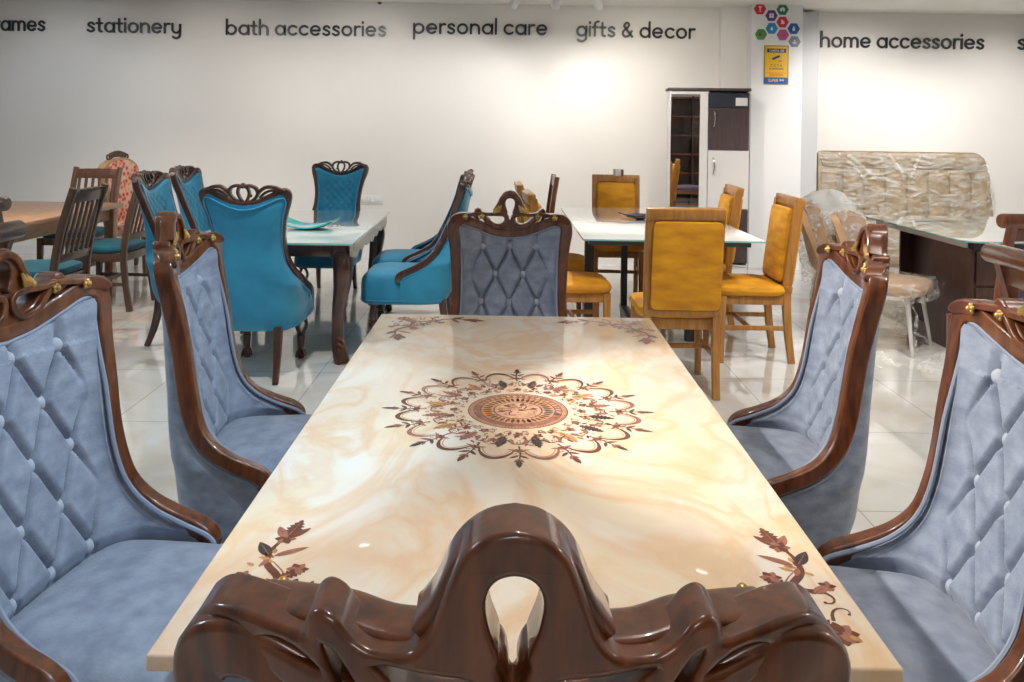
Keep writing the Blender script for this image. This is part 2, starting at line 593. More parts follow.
_bowl = arc(.5, .5, .4, 0, 360, 28)
GL = {
    'a': ([_bowl, [(.9, .9), (.9, .1)]], 1.0),
    'b': ([_bowl, [(.1, 1.42), (.1, .1)]], 1.0),
    'c': ([arc(.5, .5, .4, 45, 315)], .88),
    'd': ([_bowl, [(.9, 1.42), (.9, .1)]], 1.0),
    'e': ([[(.12, .5), (.9, .5)] + arc(.5, .5, .4, 8, 315)], 1.0),
    'f': ([[(.22, .1), (.22, 1.12)] + arc(.48, 1.12, .26, 170, 75, 8), [(.02, .86), (.46, .86)]], .52),
    'g': ([_bowl, [(.9, .9), (.9, -.05)] + arc(.5, -.05, .4, 0, -140, 14, .36)], 1.0),
    'h': ([[(.1, 1.42), (.1, .1)], arc(.45, .55, .35, 180, 0, 14) + [(.8, .1)]], .9),
    'i': ([[(.1, .9), (.1, .1)], [(.1, 1.22), (.1, 1.3)]], .2),
    'l': ([[(.1, 1.42), (.1, .1)]], .2),
    'm': ([[(.1, .9), (.1, .1)], arc(.4, .6, .3, 180, 0, 12) + [(.7, .1)], arc(1.0, .6, .3, 180, 0, 12) + [(1.3, .1)]], 1.4),
    'n': ([[(.1, .9), (.1, .1)], arc(.45, .55, .35, 180, 0, 14) + [(.8, .1)]], .9),
    'o': ([_bowl], 1.0),
    'p': ([[(.1, .9), (.1, -.42)], _bowl], 1.0),
    'r': ([[(.1, .9), (.1, .1)], arc(.42, .58, .32, 180, 70, 10)], .56),
    's': ([catmull([(.62, .76), (.5, .88), (.34, .9), (.17, .82), (.14, .67), (.27, .56), (.46, .47), (.6, .37), (.6, .22),
                    (.48, .12), (.3, .1), (.1, .21)], 4)], .72),
    't': ([[(.24, 1.25), (.24, .3)] + arc(.44, .3, .2, 180, 280, 8), [(.02, .86), (.5, .86)]], .56),
    'y': ([[(.1, .9)] + arc(.45, .45, .35, 180, 360, 14) + [(.8, .9), (.8, -.05)] + arc(.45, -.05, .35, 0, -140, 12)], .9),
    '&': ([catmull([(.95, .1), (.75, .35), (.3, .92), (.27, 1.15), (.42, 1.32), (.6, 1.28), (.66, 1.1), (.5, .86), (.2, .62),
                    (.1, .36), (.24, .14), (.46, .1), (.7, .24), (.9, .58)], 4)], 1.05),
}


def lettering(text, px0, px1, base0, base1, xh, Yw, label, group='grey words on the wall'):
    """letters standing on the wall between two pixels columns; baseline at base0..base1; xh = x-height in px"""
    a, b = P(px0, base0, Yw), P(px1, base1, Yw)
    h = xh / F_PX * Yw
    adv, gap, space = [], .13, .42
    x = 0
    for ch in text:
        adv.append(x)
        x += (space if ch == ' ' else GL[ch][1] + gap)
    total = x - gap
    sx = (b.x - a.x) / total
    root = thing('wall_lettering', label, 'lettering', (a.x, Yw, a.z), 0, group)
    slope = (b.z - a.z) / total
    for ch, x in zip(text, adv):
        if ch == ' ':
            continue
        mb = MB()
        for st in GL[ch][0]:
            pts = [((px + x) * sx, -.010, py * h + (px + x) * slope) for px, py in st]
            closed = (st[0] == st[-1]) or (abs(st[0][0] - st[-1][0]) < 1e-6 and abs(st[0][1] - st[-1][1]) < 1e-6)
            if closed:
                pts = pts[:-1]
            N = len(pts)
            lat = []
            for i in range(N):
                p = Vector(pts[(i + 1) % N if closed else min(i + 1, N - 1)]) - Vector(pts[(i - 1) if closed or i else 0])
                lat.append(Vector((-p.z, 0, p.x)).normalized())
            mb.sweep(pts, lat, .100 * h, .009, n=8, power=5, closed=closed)
            if not closed:
                for e in (pts[0], pts[-1]):
                    mb.lathe([(.0001, -.009), (.098 * h, -.009), (.098 * h, .009), (.0001, .009)], e, 12,
                             mx=Matrix.Rotation(PI / 2, 4, 'X'))
        mb.build('letter', M['letter'], root)
    return root


lettering('frames', -12, 45.5, 31, 31.5, 11, YW, 'dark raised word frames at the far left of the wall')
lettering('stationery', 87.5, 181.5, 32.5, 34, 11, YW, 'dark raised word stationery on the grey wall')
lettering('bath accessories', 226, 386, 35.2, 36.8, 11, YW, 'dark raised words bath accessories on the wall')
lettering('personal care', 413, 547.5, 34, 35.5, 11.2, YW, 'dark raised words personal care on the wall')
lettering('gifts & decor', 576, 694.5, 36.6, 39.4, 11.2, YW, 'dark raised words gifts & decor on the wall')
lettering('home accessories', 820, 983.5, 47.6, 49.8, 11.2, YR, 'dark raised words home accessories on the recessed wall')
lettering('s', 1017, 1025.5, 50, 50, 11.2, YR, 'single dark letter s at the far right of the wall')
lettering('p', 769.5, 779.5, -3.8, -3.8, 11, YC, 'dark letter tail at the very top of the column', 'letter on the column')

# small dark hook by the ceiling and the switch plates
hk = MB()
hk.lathe([(.001, 0), (.02, .002), (.024, .02), (.016, .04), (.001, .05)], (0, 0, 0), 14, mx=Matrix.Rotation(PI / 2, 4, 'X'))
o = hk.build('wall_hook', M['letter'])
o.location = P(380, 2.5, YW)
tag(o, 'tiny round dark hook high on the wall above bath accessories', 'hook')

sw = thing('switch_plate', 'white switch plate on the wall behind the turquoise table', 'switch', P(370, 199.5, YW))
b = MB()
b.box((.27, .012, .09), (0, -.006, 0), bevel=.004)
b.build('plate', M['white'], sw)
for dx in (-.085, 0, .085):
    b = MB()
    b.box((.062, .012, .056), (dx, -.015, 0.004), bevel=.003)
    b.box((.014, .006, .03), (dx - .014, -.023, .004), bevel=.002)
    b.box((.014, .006, .03), (dx + .014, -.023, .004), bevel=.002)
    b.build('switch', M['whitelam'], sw)

# ------------------------------------------------------------------ hexagon stickers and notice on the column
hexes = [
    (760.0, 9.0, (0.62, 0.028, 0.035), 'cocktail', 'red hexagon sticker with a pale goblet at top left of the cluster'),
    (782.5, 9.6, (0.006, 0.20, 0.10), 'house', 'dark green hexagon sticker with a white house shape'),
    (771.4, 15.6, (0.10, 0.028, 0.22), 'gift', 'purple hexagon sticker with a white gift box'),
    (782.5, 22.1, (0.60, 0.018, 0.05), 'bag', 'crimson hexagon sticker with a white bag shape mid cluster'),
    (771.7, 28.4, (0.01, 0.26, 0.58), 'drop', 'sky blue hexagon sticker with a white drop'),
    (793.6, 28.7, (0.005, 0.09, 0.33), 'bottle', 'navy blue hexagon sticker with a pale bottle outline'),
    (760.9, 34.4, (0.085, 0.27, 0.06), 'patch', 'leaf green hexagon sticker with a brown patch'),
    (782.8, 34.9, (0.50, 0.085, 0.28), 'heart', 'pink hexagon sticker with a red spot'),
    (794.4, 41.7, (0.18, 0.19, 0.28), 'text', 'slate grey hexagon sticker with pale bars'),
]
M['icon'] = nmat('icon_white', (0.78, 0.78, 0.8), 0.4)
M['icon_brown'] = nmat('icon_brown', (0.22, 0.06, 0.03), 0.4)
M['icon_red'] = nmat('icon_red', (0.55, 0.03, 0.12), 0.4)
FRONT = Matrix.Rotation(PI / 2, 4, 'X')        # (x, y, h) -> (x, -h, y): drawings stand on a wall facing -Y
for px, py, col, ic, lab in hexes:
    r = 6.15 / F_PX * YC
    loc = P(px, py, YC)
    t = thing('hexagon_sticker', lab, 'sticker', loc, 0, 'coloured hexagons on the column')
    b = MB()
    b.prism([(r * math.cos(PI / 3 * k), r * math.sin(PI / 3 * k)) for k in range(6)], 0.0, .004, FRONT)
    b.build('panel', nmat('hexagon_' + ic, col, 0.35), t, smooth=0)
    b = MB()
    s = r * .5
    im = M['icon']
    D = (.004, .007)
    if ic == 'cocktail':
        b.prism([(-.6 * s, .9 * s), (.6 * s, .9 * s), (.15 * s, .1 * s), (.1 * s, -.6 * s), (.45 * s, -.8 * s), (-.45 * s, -.8 * s), (-.1 * s, -.6 * s),
                 (-.15 * s, .1 * s)][::-1], *D, FRONT)
    elif ic == 'house':
        b.prism([(-.8 * s, -.6 * s), (-.2 * s, -.6 * s), (-.2 * s, -.1 * s), (.15 * s, -.1 * s), (.15 * s, -.6 * s), (.7 * s, -.6 * s), (.7 * s, .4 * s),
                 (.1 * s, .8 * s), (-.9 * s, .2 * s)], *D, FRONT)
    elif ic == 'gift':
        for q in (-1, 1):
            b.box((.66 * s, .003, .8 * s), (q * .4 * s, -.0055, -.35 * s))
            b.box((.72 * s, .003, .4 * s), (q * .42 * s, -.0055, .35 * s))
            b.ball((q * .3 * s, -.005, .72 * s), .2 * s, 5, scale=(1, .1, .7))
    elif ic == 'bag':
        b.prism([(-.5 * s, -.7 * s), (.6 * s, -.6 * s), (.5 * s, .3 * s), (-.35 * s, .2 * s)], *D, FRONT)
        b.prism(arc(-.2 * s, .45 * s, .35 * s, 0, 350, 12), *D, FRONT)
    elif ic == 'drop':
        b.prism([(0, .6 * s)] + arc(0, -.25 * s, .42 * s, 150, 390, 12), *D, FRONT)
    elif ic == 'bottle':
        b.prism([(-.4 * s, -.7 * s), (.4 * s, -.7 * s), (.4 * s, .2 * s), (.15 * s, .4 * s), (.15 * s, .8 * s), (-.15 * s, .8 * s), (-.15 * s, .4 * s),
                 (-.4 * s, .2 * s)], *D, FRONT)
    elif ic == 'patch':
        im = M['icon_brown']
        b.prism([(-.8 * s, -.4 * s), (-.1 * s, -.6 * s), (.3 * s, 0), (0, .5 * s), (-.7 * s, .6 * s)], *D, FRONT)
    elif ic == 'heart':
        im = M['icon_red']
        b.prism([(0, -.6 * s), (.7 * s, -.1 * s), (.6 * s, .3 * s), (.3 * s, .1 * s), (-.2 * s, -.1 * s)], *D, FRONT)
    else:
        b.box((1.3 * s, .003, .2 * s), (0, -.0055, -.25 * s))
        b.box((1.1 * s, .003, .2 * s), (0, -.0055, -.6 * s))
        b.prism([(-.3 * s, .1 * s), (.3 * s, .1 * s), (0, .7 * s)], *D, FRONT)
    b.build('icon', im, t, smooth=0)

M['n_yellow'] = nmat('notice_yellow', (0.80, 0.47, 0.006), 0.4)
M['n_navy'] = nmat('notice_navy', (0.018, 0.03, 0.10), 0.4)
M['n_blue'] = nmat('notice_blue', (0.012, 0.09, 0.36), 0.4)
M['n_olive'] = nmat('notice_border', (0.28, 0.20, 0.02), 0.4)
M['n_gold'] = nmat('notice_gold', (0.80, 0.55, 0.15), 0.4)
M['n_red'] = nmat('notice_red', (0.55, 0.10, 0.02), 0.4)


def text_mesh(txt, height, width, parent, mat, loc, name='lettering'):
    cu = bpy.data.curves.new('t', 'FONT')
    cu.body = txt
    cu.align_x = 'CENTER'
    cu.align_y = 'CENTER'
    cu.extrude = .0008
    cu.offset = .01
    ob = bpy.data.objects.new('t', cu)
    C.objects.link(ob)
    dg = bpy.context.evaluated_depsgraph_get()
    me = bpy.data.meshes.new_from_object(ob.evaluated_get(dg))
    bpy.data.objects.remove(ob)
    xs = [v.co.x for v in me.vertices]
    ys = [v.co.y for v in me.vertices]
    sx = width / (max(xs) - min(xs))
    sy = height / (max(ys) - min(ys))
    me.transform(Matrix.Rotation(PI / 2, 4, 'X') @ Matrix.Diagonal((sx, sy, 1, 1)) @
                 Matrix.Translation((-(max(xs) + min(xs)) / 2, -(max(ys) + min(ys)) / 2, 0)))
    me.materials.clear()
    me.materials.append(mat)
    o = bpy.data.objects.new(name, me)
    C.objects.link(o)
    o.parent = parent
    o.location = loc
    return o


k = YC / F_PX
nt_ = thing('cctv_notice', 'yellow camera notice with blue foot below the hexagons', 'notice', P(776, 65, YC))
nw, nh = 24.4 * k, 39 * k
b = MB()
b.box((nw, .008, nh), (0, -.004, 0))
b.build('board', M['n_olive'], nt_, smooth=0)
b = MB()
b.box((nw - 2 * k, .003, nh - 8 * k), (0, -.009, 3 * k))
b.build('yellow_panel', M['n_yellow'], nt_, smooth=0)
b = MB()
b.box((nw - .8 * k, .003, 6.4 * k), (0, -.009, -15.6 * k))
b.build('blue_band', M['n_blue'], nt_, smooth=0)
b = MB()
b.box((19 * k, .002, 4 * k), (0, -.0115, 14.3 * k), bevel=.0008)
b.build('header_bar', M['n_navy'], nt_, smooth=0)
text_mesh('CAMERA USE', 2.1 * k, 15 * k, nt_, M['icon'], (0, -.0135, 14.3 * k))
text_mesh('C C T V', 2.2 * k, 11.5 * k, nt_, M['n_navy'], (0, -.0115, -.6 * k))
text_mesh('IN OPERATION', 1.5 * k, 14 * k, nt_, M['n_navy'], (0, -.0115, -3.9 * k))
text_mesh('SUPER', 2.9 * k, 10 * k, nt_, M['n_gold'], (-2.9 * k, -.0115, -15.6 * k))
text_mesh('99', 2.7 * k, 4.2 * k, nt_, M['icon'], (5.4 * k, -.0115, -15.6 * k))
b = MB()
b.box((8 * k, .003, 2.2 * k), (-.2 * k, -.012, 7.4 * k), rot=(0, R(-24), 0), bevel=.001)
b.box((1.6 * k, .003, 1.6 * k), (-3.6 * k, -.012, 5.9 * k), rot=(0, R(-24), 0))
b.build('camera_symbol', M['n_navy'], nt_, smooth=0)
b = MB()
for q in (2.4, 3.7, 5.0):
    b.box((.8 * k, .002, 1.4 * k), (q * k, -.0115, 4.0 * k))
b.box((nw - 3 * k, .002, .3 * k), (0, -.0115, -8 * k))
for q in (-9.3, -10.6):
    b.box((14 * k, .002, .4 * k), (0, -.0115, q * k))
b.build('small_print', M['n_red'], nt_, smooth=0)

# ------------------------------------------------------------------ carved armchairs
ARM_BLUE = [  # right half: x, y, z, outward x, outward z, half width, half depth ; tip -> rail centre
    (.260, -.004, .425, 1, .15, .016, .018),
    (.262, .004, .450, 1, .15, .019, .021),
    (.262, -.018, .475, 1, .15, .019, .021),
    (.257, -.085, .503, 1, .1, .019, .020),
    (.247, -.145, .537, 1, 0, .019, .020),
    (.232, -.190, .588, 1, 0, .019, .022),
    (.219, -.214, .655, 1, 0, .019, .025),
    (.213, -.229, .735, 1, 0, .019, .025),
    (.215, -.243, .83, 1, 0, .020, .025),
    (.223, -.263, .93, 1, 0, .021, .025),
    (.232, -.276, .995, 1, .15, .024, .025),
    (.226, -.285, 1.032, .8, .8, .025, .025),
    (.190, -.299, 1.040, 0, 1, .021, .025),
    (.135, -.312, 1.020, -.2, 1, .021, .025),
    (.07, -.330, .993, -.1, 1, .019, .025),
    (0, -.337, .983, 0, 1, .018, .025),
]
ARM_TURQ = [
    (.250, -.002, .425, 1, .15, .015, .016),
    (.252, .004, .450, 1, .15, .018, .020),
    (.252, -.018, .474, 1, .15, .018, .020),
    (.248, -.095, .510, 1, .1, .018, .020),
    (.243, -.165, .550, 1, 0, .018, .020),
    (.215, -.222, .605, 1, 0, .017, .020),
    (.192, -.262, .675, 1, 0, .016, .020),
    (.183, -.300, .755, 1, 0, .015, .020),
    (.187, -.336, .84, 1, 0, .015, .020),
    (.204, -.366, .93, 1, 0, .016, .020),
    (.224, -.388, 1.000, 1, .15, .018, .020),
    (.224, -.401, 1.048, .8, .8, .022, .020),
    (.190, -.407, 1.058, 0, 1, .018, .020),
    (.13, -.417, 1.030, -.2, 1, .015, .020),
    (.06, -.424, 1.000, -.1, 1, .013, .020),
    (0, -.426, .990, 0, 1, .013, .020),
]


def superell(t, p):
    return 1 - max(0.0, 1 - abs(t) ** p) ** (1 / p)


def shell_rows(edge, cen, nu, shape):
    """edge: list of right-side points, cen: list of centre-line points. Rows bowed between the two sides."""
    rows = []
    for e, c in zip(edge, cen):
        row = []
        d = e[1] - c[1]
        pw = 2.0 + shape * min(1, max(0, d) / .2)
        for j in range(nu + 1):
            u = -1 + 2 * j / nu
            # even angle steps so that the sides of the U get vertices too
            x = math.sin(u * PI / 2)
            au = abs(x)
            k = 1 - max(0, 1 - au ** pw) ** (1 / pw) if d > .03 else au * au
            kz = au ** 2
            row.append(Vector((e[0] * x, c[1] + d * k, c[2] + (e[2] - c[2]) * kz)))
        rows.append(row)
    return rows


def resample(pts, n):
    pts = [Vector(p[:3]) for p in pts]
    L = [0]
    for a, b in zip(pts, pts[1:]):
        L.append(L[-1] + (b - a).length)
    out = []
    j = 0
    for i in range(n):
        s = L[-1] * i / (n - 1)
        while j < len(L) - 2 and L[j + 1] < s:
            j += 1
        t = (s - L[j]) / max(1e-9, L[j + 1] - L[j])
        out.append(pts[j].lerp(pts[j + 1], min(1, t)))
    return out


def front_leg(parent, x, y, top, mat, name='front_leg'):
    """carved open leg: two bowed bars round a gap, ring, tapered turning, claw ball"""
    b = MB()
    s = top / .30
    b.box((.062, .062, .03 * s), (x, y, top - .015 * s), bevel=.008)
    for q in (-1, 1):
        pts = catmull([(x + q * .010, y, top - .025 * s), (x + q * .028, y, top - .06 * s), (x + q * .029, y, top - .095 * s),
                       (x + q * .012, y, top - .135 * s)], 6)
        b.sweep(pts, Vector((1, 0, 0)), .010, .017, n=10, power=2.5)
    prof = [(.012, .168), (.026, .165), (.027, .158), (.018, .153), (.025, .145), (.024, .13), (.020, .085), (.016, .052), (.014, .045),
            (.022, .040), (.026, .028), (.026, .016), (.019, .006), (.012, 0)]
    b.lathe([(r, z * s) for r, z in prof[::-1]], (x, y, 0), 18)
    for q in range(4):
        a = PI / 4 + q * PI / 2
        b.tube(catmull([(x + .013 * math.cos(a), y + .013 * math.sin(a), .058 * s), (x + .028 * math.cos(a), y + .028 * math.sin(a), .034 * s),
                        (x + .031 * math.cos(a), y + .031 * math.sin(a), .008 * s)], 5), .006, n=7)
    return b.build(name, mat, parent)


def band2d(mb, pts, y0, a, b, n=6, mat=0, power=5, bow=None, lean=0.0):
    """ribbon of wood following (x,z[,half width]) points in the plane of the chair back"""
    pts = catmull(pts, n)
    path, lat, aa = [], [], []
    for i, p in enumerate(pts):
        x, z = p[0], p[1]
        yy = y0 + (bow(x, z) if bow else 0)
        path.append(Vector((x, yy, z)))
        q0, q1 = pts[max(0, i - 1)], pts[min(len(pts) - 1, i + 1)]
        lat.append(Vector((-(q1[1] - q0[1]), 0, q1[0] - q0[0])))
        aa.append(p[2] if len(p) > 2 else a)
    mb.sweep(path, lat, aa, b, n=20, power=power, mat=mat)


def make_armchair(kind, label, group):
    blue = kind == 'blue'
    prof = ARM_BLUE if blue else ARM_TURQ
    fab = M['greyblue'] if blue else M['turq']
    pip = M['greyblue_pip'] if blue else M['turq_pip']
    wood = M['walnut'] if blue else M['rosewood']
    root = thing('tufted_armchair' if blue else 'quilted_armchair', label, 'chair', (0, 0, 0), 0, group)
    half = catmull(prof, 7)
    full = half + [(-p[0], p[1], p[2], -p[3], p[4], p[5], p[6]) for p in half[-2::-1]]
    fr = MB()
    fr.rrect([p[:3] for p in full], [Vector((p[3], 0, p[4])) for p in full], [p[5] for p in full], [p[6] for p in full], r=.007)
    frame = fr.build('frame', wood, root)
    rec = (prof[-1][1] - prof[7][1]) / (prof[-1][2] - prof[7][2])      # recline slope

    # --- crest
    cr = MB()
    y0 = prof[-1][1] + .006
    bow = (lambda x, z: .050 * (x / .2) ** 2 + rec * .22 * (z - .98)) if blue else (lambda x, z: .018 * (x / .2) ** 2 + rec * .6 * (z - 1.0))
    if blue:
        # fretted plate: arch over a keyhole opening, comma shaped loops beside it
        top_l = [(-.246, 1.038), (-.243, 1.050), (-.230, 1.062), (-.214, 1.068), (-.192, 1.0695), (-.170, 1.068), (-.150, 1.066)]
        knob = [(-.1485, 1.0675), (-.146, 1.080), (-.137, 1.087), (-.126, 1.084), (-.118, 1.075)]
        sad = [(-.112, 1.070), (-.100, 1.065), (-.084, 1.0645), (-.070, 1.068), (-.058, 1.082), (-.050, 1.103), (-.042, 1.126), (-.033, 1.143),
               (-.018, 1.155), (0, 1.159)]
        left = catmull(top_l, 4)[:-1] + catmull(knob, 4)[:-1] + catmull(sad, 5)
        outline = left + [(-x, z) for x, z in left[-2::-1]]
        low = [(.236, 1.030), (.190, 1.035), (.135, 1.010), (.07, .985), (0, .975)]
        outline += catmull(low, 3) + [(-x, z) for x, z in catmull(low, 3)[-2::-1]]
        holes = [catmull([(0, 1.129), (-.014, 1.124), (-.0205, 1.110), (-.018, 1.090), (-.011, 1.070), (-.012, 1.062), (-.007, 1.050), (0, 1.036),
                          (.007, 1.050), (.012, 1.062), (.011, 1.070), (.018, 1.090), (.0205, 1.110), (.014, 1.124)], 4, True)]
        for q in (-1, 1):
            for hp in ([(.098, 1.057), (.060, 1.055), (.030, 1.053), (.022, 1.042), (.028, 1.028), (.050, 1.021), (.072, 1.030), (.088, 1.046)],
                       [(.186, 1.054), (.172, 1.059), (.156, 1.056), (.142, 1.048), (.136, 1.042), (.150, 1.044), (.170, 1.049)],
                       [(.136, 1.062), (.126, 1.060), (.113, 1.044), (.096, 1.020), (.088, 1.008), (.104, 1.013), (.122, 1.032)]):
                h_ = catmull([(q * x, z) for x, z in hp], 4, True)
                holes.append(h_)
        cu = bpy.data.curves.new('c', 'CURVE')
        cu.dimensions = '2D'
        cu.fill_mode = 'BOTH'
        cu.extrude = .019
        cu.bevel_depth = .006
        cu.bevel_resolution = 3
        cu.offset = -.005
        for ol_ in [outline] + holes:
            sp_ = cu.splines.new('POLY')
            sp_.points.add(len(ol_) - 1)
            for p_, (x, z) in zip(sp_.points, ol_):
                p_.co = (x, z, 0, 1)
            sp_.use_cyclic_u = True
        tmp = bpy.data.objects.new('c', cu)
        C.objects.link(tmp)
        me_ = bpy.data.meshes.new_from_object(tmp.evaluated_get(bpy.context.evaluated_depsgraph_get()))
        bpy.data.objects.remove(tmp)
        # cut along x so that the plate can follow the bow of the back
        bm_ = bmesh.new()
        bm_.from_mesh(me_)
        for k_ in range(-6, 7):
            bmesh.ops.bisect_plane(bm_, geom=bm_.verts[:] + bm_.edges[:] + bm_.faces[:], plane_co=(k_ * .038, 0, 0), plane_no=(1, 0, 0))
        bm_.verts.index_update()
        vs_ = [Vector((v.co.x, y0 + bow(v.co.x, v.co.y) - .006 - v.co.z, v.co.y)) for v in bm_.verts]
        cr.add(vs_, [[v.index for v in f.verts] for f in bm_.faces])
        bm_.free()
        bpy.data.meshes.remove(me_)
        for q in (-1, 1):
            # raised carved ribs on the front: scroll arm and shoulder leaf
            band2d(cr, [(q * .200, 1.056, .007), (q * .165, 1.062, .008), (q * .125, 1.066, .008), (q * .088, 1.062, .007), (q * .040, 1.063, .008),
                        (q * .016, 1.056, .008), (q * .011, 1.040, .008), (q * .020, 1.020, .008), (q * .046, 1.010, .008), (q * .076, 1.020, .008),
                        (q * .100, 1.046, .008), (q * .120, 1.068, .008)], y0 + .008, .008, .021, bow=bow)
            band2d(cr, [(q * .066, 1.078, .005), (q * .050, 1.098, .008), (q * .036, 1.126, .009), (q * .018, 1.142, .009), (q * .0, 1.145, .009)],
                   y0 + .006, .009, .022, bow=bow)
    else:
        for q in (-1, 1):
            band2d(cr, [(q * .004, .998, .007), (q * .020, 1.020, .007), (q * .030, 1.052, .007), (q * .022, 1.080, .008), (q * .002, 1.088, .008),
                        ], y0, .007, .015, bow=bow)
            band2d(cr, [(0, 1.084, .008), (q * .030, 1.092, .009), (q * .062, 1.082, .009), (q * .076, 1.056, .009), (q * .066, 1.030, .008),
                        (q * .040, 1.010, .007), (q * .012, 1.002, .007)], y0, .008, .017, bow=bow)
            band2d(cr, [(q * .070, 1.040, .007), (q * .092, 1.066, .009), (q * .122, 1.084, .010), (q * .158, 1.084, .010), (q * .190, 1.072, .010),
                        (q * .214, 1.062, .008)], y0, .009, .018, bow=bow)
            band2d(cr, [(q * .086, 1.028, .006), (q * .112, 1.052, .007), (q * .146, 1.066, .007), (q * .176, 1.062, .006)], y0, .006, .014, bow=bow)
            cr.ball((q * .03, y0 + .005, 1.035), .010, 6)
        cr.ball((0, y0 + bow(0, 1.09), 1.096), .014, 8, scale=(1, 1, .8))
    crest = cr.build('crest', wood, root, smooth=38)
    for o_w in (frame, crest):
        wn = o_w.modifiers.new('weighted', 'WEIGHTED_NORMAL')
        wn.keep_sharp = True
        wn.weight = 90
    if blue:
        for q in (-1, 1):
            for cx_, cz_, rr in ((.184, 1.054, .0115), (.116, 1.056, .011)):
                gl = MB()
                cy_ = y0 + bow(cx_, cz_) + .029
                gl.ball((q * cx_, cy_ + .004, cz_), rr * .62, 7)
                for j in range(5):
                    a = 2 * PI * j / 5 + .3
                    gl.ball((q * cx_ + rr * .6 * math.cos(a), cy_, cz_ + rr * .6 * math.sin(a)), rr * .5, 6)
                gl.build('gilt_flower', M['gilt'], crest)
            # leaf lips at the feet of the arch
            gl = MB()
            for j, (dx, dz) in enumerate(((-.004, -.004), (.006, .004), (.016, .008))):
                px = .064 - dx
                gl.sweep([(q * px, y0 + bow(px, 1.08) + .024, 1.066 + dz * .5), (q * (px - .004), y0 + bow(px, 1.08) + .0275, 1.078 + dz),
                          (q * (px - .012), y0 + bow(px, 1.09) + .025, 1.094 + dz)], Vector((1, 0, .4)), [.005, .0085, .003], [.004, .006, .003], n=8,
                         power=2)
            gl.build('gilt_leaf', M['gilt'], crest)

    rail_pts = sorted([(p[0], p[2], p[1]) for p in half[[i for i, p in enumerate(half) if p[2] > prof[11][2] - .004][0]:]])

    def rail_at(x):
        x = abs(x)
        for (x0, z0, w0), (x1, z1, w1) in zip(rail_pts, rail_pts[1:]):
            if x0 <= x <= x1:
                t = (x - x0) / max(1e-6, x1 - x0)
                return z0 + (z1 - z0) * t, w0 + (w1 - w0) * t
        return rail_pts[-1][1], rail_pts[-1][2]

    def follow_rail(rows, dz_, dy_, span):
        n = len(rows)
        m = int(n * span)
        base = [p.copy() for p in rows[0]]
        for j, p0 in enumerate(base):
            zr, yr = rail_at(p0.x)
            for i in range(m):
                k = (1 - i / m) ** 2 * (1 + 2 * i / m)
                rows[i][j].z += (zr + dz_ - p0.z) * k
                rows[i][j].y += (yr + dy_ - p0.y) * k

    # --- inner upholstered shell (back pad running into the arms)
    NV, NU = (160, 150) if blue else (64, 64)
    rail_i = len(half) - 1
    sh = [i for i, p in enumerate(half) if p[2] > prof[11][2] - .004]
    i_sh = min(sh)                                   # shoulder
    side = [(p[0] - p[5] * .55 * (1 if p[3] > .5 else .3), p[1] + .019, p[2] - (.010 if i > i_sh - 6 else 0)) for i, p in enumerate(half[:i_sh + 1])]
    side = side[4:]                                  # start just behind the tip
    edge = resample(side[::-1], NV + 1)              # top -> arm tip
    zc0, zc1 = prof[-1][2] - .008, .455
    ytop, ybot = prof[-1][1] + .006, (-.215 if blue else -.275)
    cen = []
    for i in range(NV + 1):
        t = i / NV
        z = zc0 + (zc1 - zc0) * t
        yl = ytop + (ybot - ytop) * min(1, t * 1.05)
        cen.append(Vector((0, yl, z)))
    rows = shell_rows(edge, cen, NU, 1.2)
    follow_rail(rows, -.009, .010, .40)

    # tufting
    if blue:
        du, z_first, dz = .115, .928, .109
        brow = [(0, (-1, 0, 1)), (1, (-.5, .5)), (2, (-1, 0, 1)), (3, (-.5, .5)), (4, (-1, 0, 1))]
    else:
        du, z_first, dz = .066, .93, .066
        brow = []
    buttons = []
    bset = [(q * du, z_first - r_ * dz) for r_, qs in brow for q in qs]
    out = [[p.copy() for p in r] for r in rows]
    best = {b_: (9, None) for b_ in bset}
    for i in range(NV + 1):
        for j in range(NU + 1):
            p = rows[i][j]
            a = rows[min(i + 1, NV)][j] - rows[max(i - 1, 0)][j]
            c = rows[i][min(j + 1, NU)] - rows[i][max(j - 1, 0)]
            nrm = a.cross(c)
            if nrm.length < 1e-9:
                nrm = Vector((0, 1, 0))
            nrm.normalize()
            if nrm.y < 0 and abs(nrm.y) > .2 or (abs(nrm.y) <= .2 and nrm.x * p.x > 0):
                nrm = -nrm
            # fade at the borders
            bd = min(1, i / (NV * .05)) * min(1, (NV - i) / (NV * .10)) * min(1, min(j, NU - j) / (NU * .035))
            bd = bd * bd * (3 - 2 * bd)
            zz = p.z
            xx = p.x
            U = xx / du
            V = (z_first - zz) / dz
            if blue:
                A, B = U + V / 2, U - V / 2
                inside = -0.35 < V < 4.6 and abs(xx) < du * 1.22
                if V < 0:
                    # pleats run straight up from the top row
                    fa = abs(math.sin(PI * U))
                    h = .018 * min(1, fa * 2.2) ** .7 if abs(xx) < du * 1.2 else .018
                elif abs(xx) < du * 1.05 and V < 4.3:
                    fa, fb = abs(math.sin(PI * A)), abs(math.sin(PI * B))
                    h = .026 * (min(1, fa * 2.6) ** .55) * (min(1, fb * 2.6) ** .55)
                else:
                    k = min(1, max(0, abs(xx) - du * 1.05) / .05)
                    fa, fb = abs(math.sin(PI * A)), abs(math.sin(PI * B))
                    h0 = .026 * (min(1, fa * 2.6) ** .55) * (min(1, fb * 2.6) ** .55)
                    h = h0 * (1 - k) + .022 * k
            else:
                A, B = U + V, U - V
                if -.2 < V < 6 and abs(xx) < .13:
                    fa, fb = abs(math.sin(PI * A / 1)), abs(math.sin(PI * B / 1))
                    h = .012 + .008 * (min(1, fa * 2) ** .6) * (min(1, fb * 2) ** .6)
                else:
                    h = .018
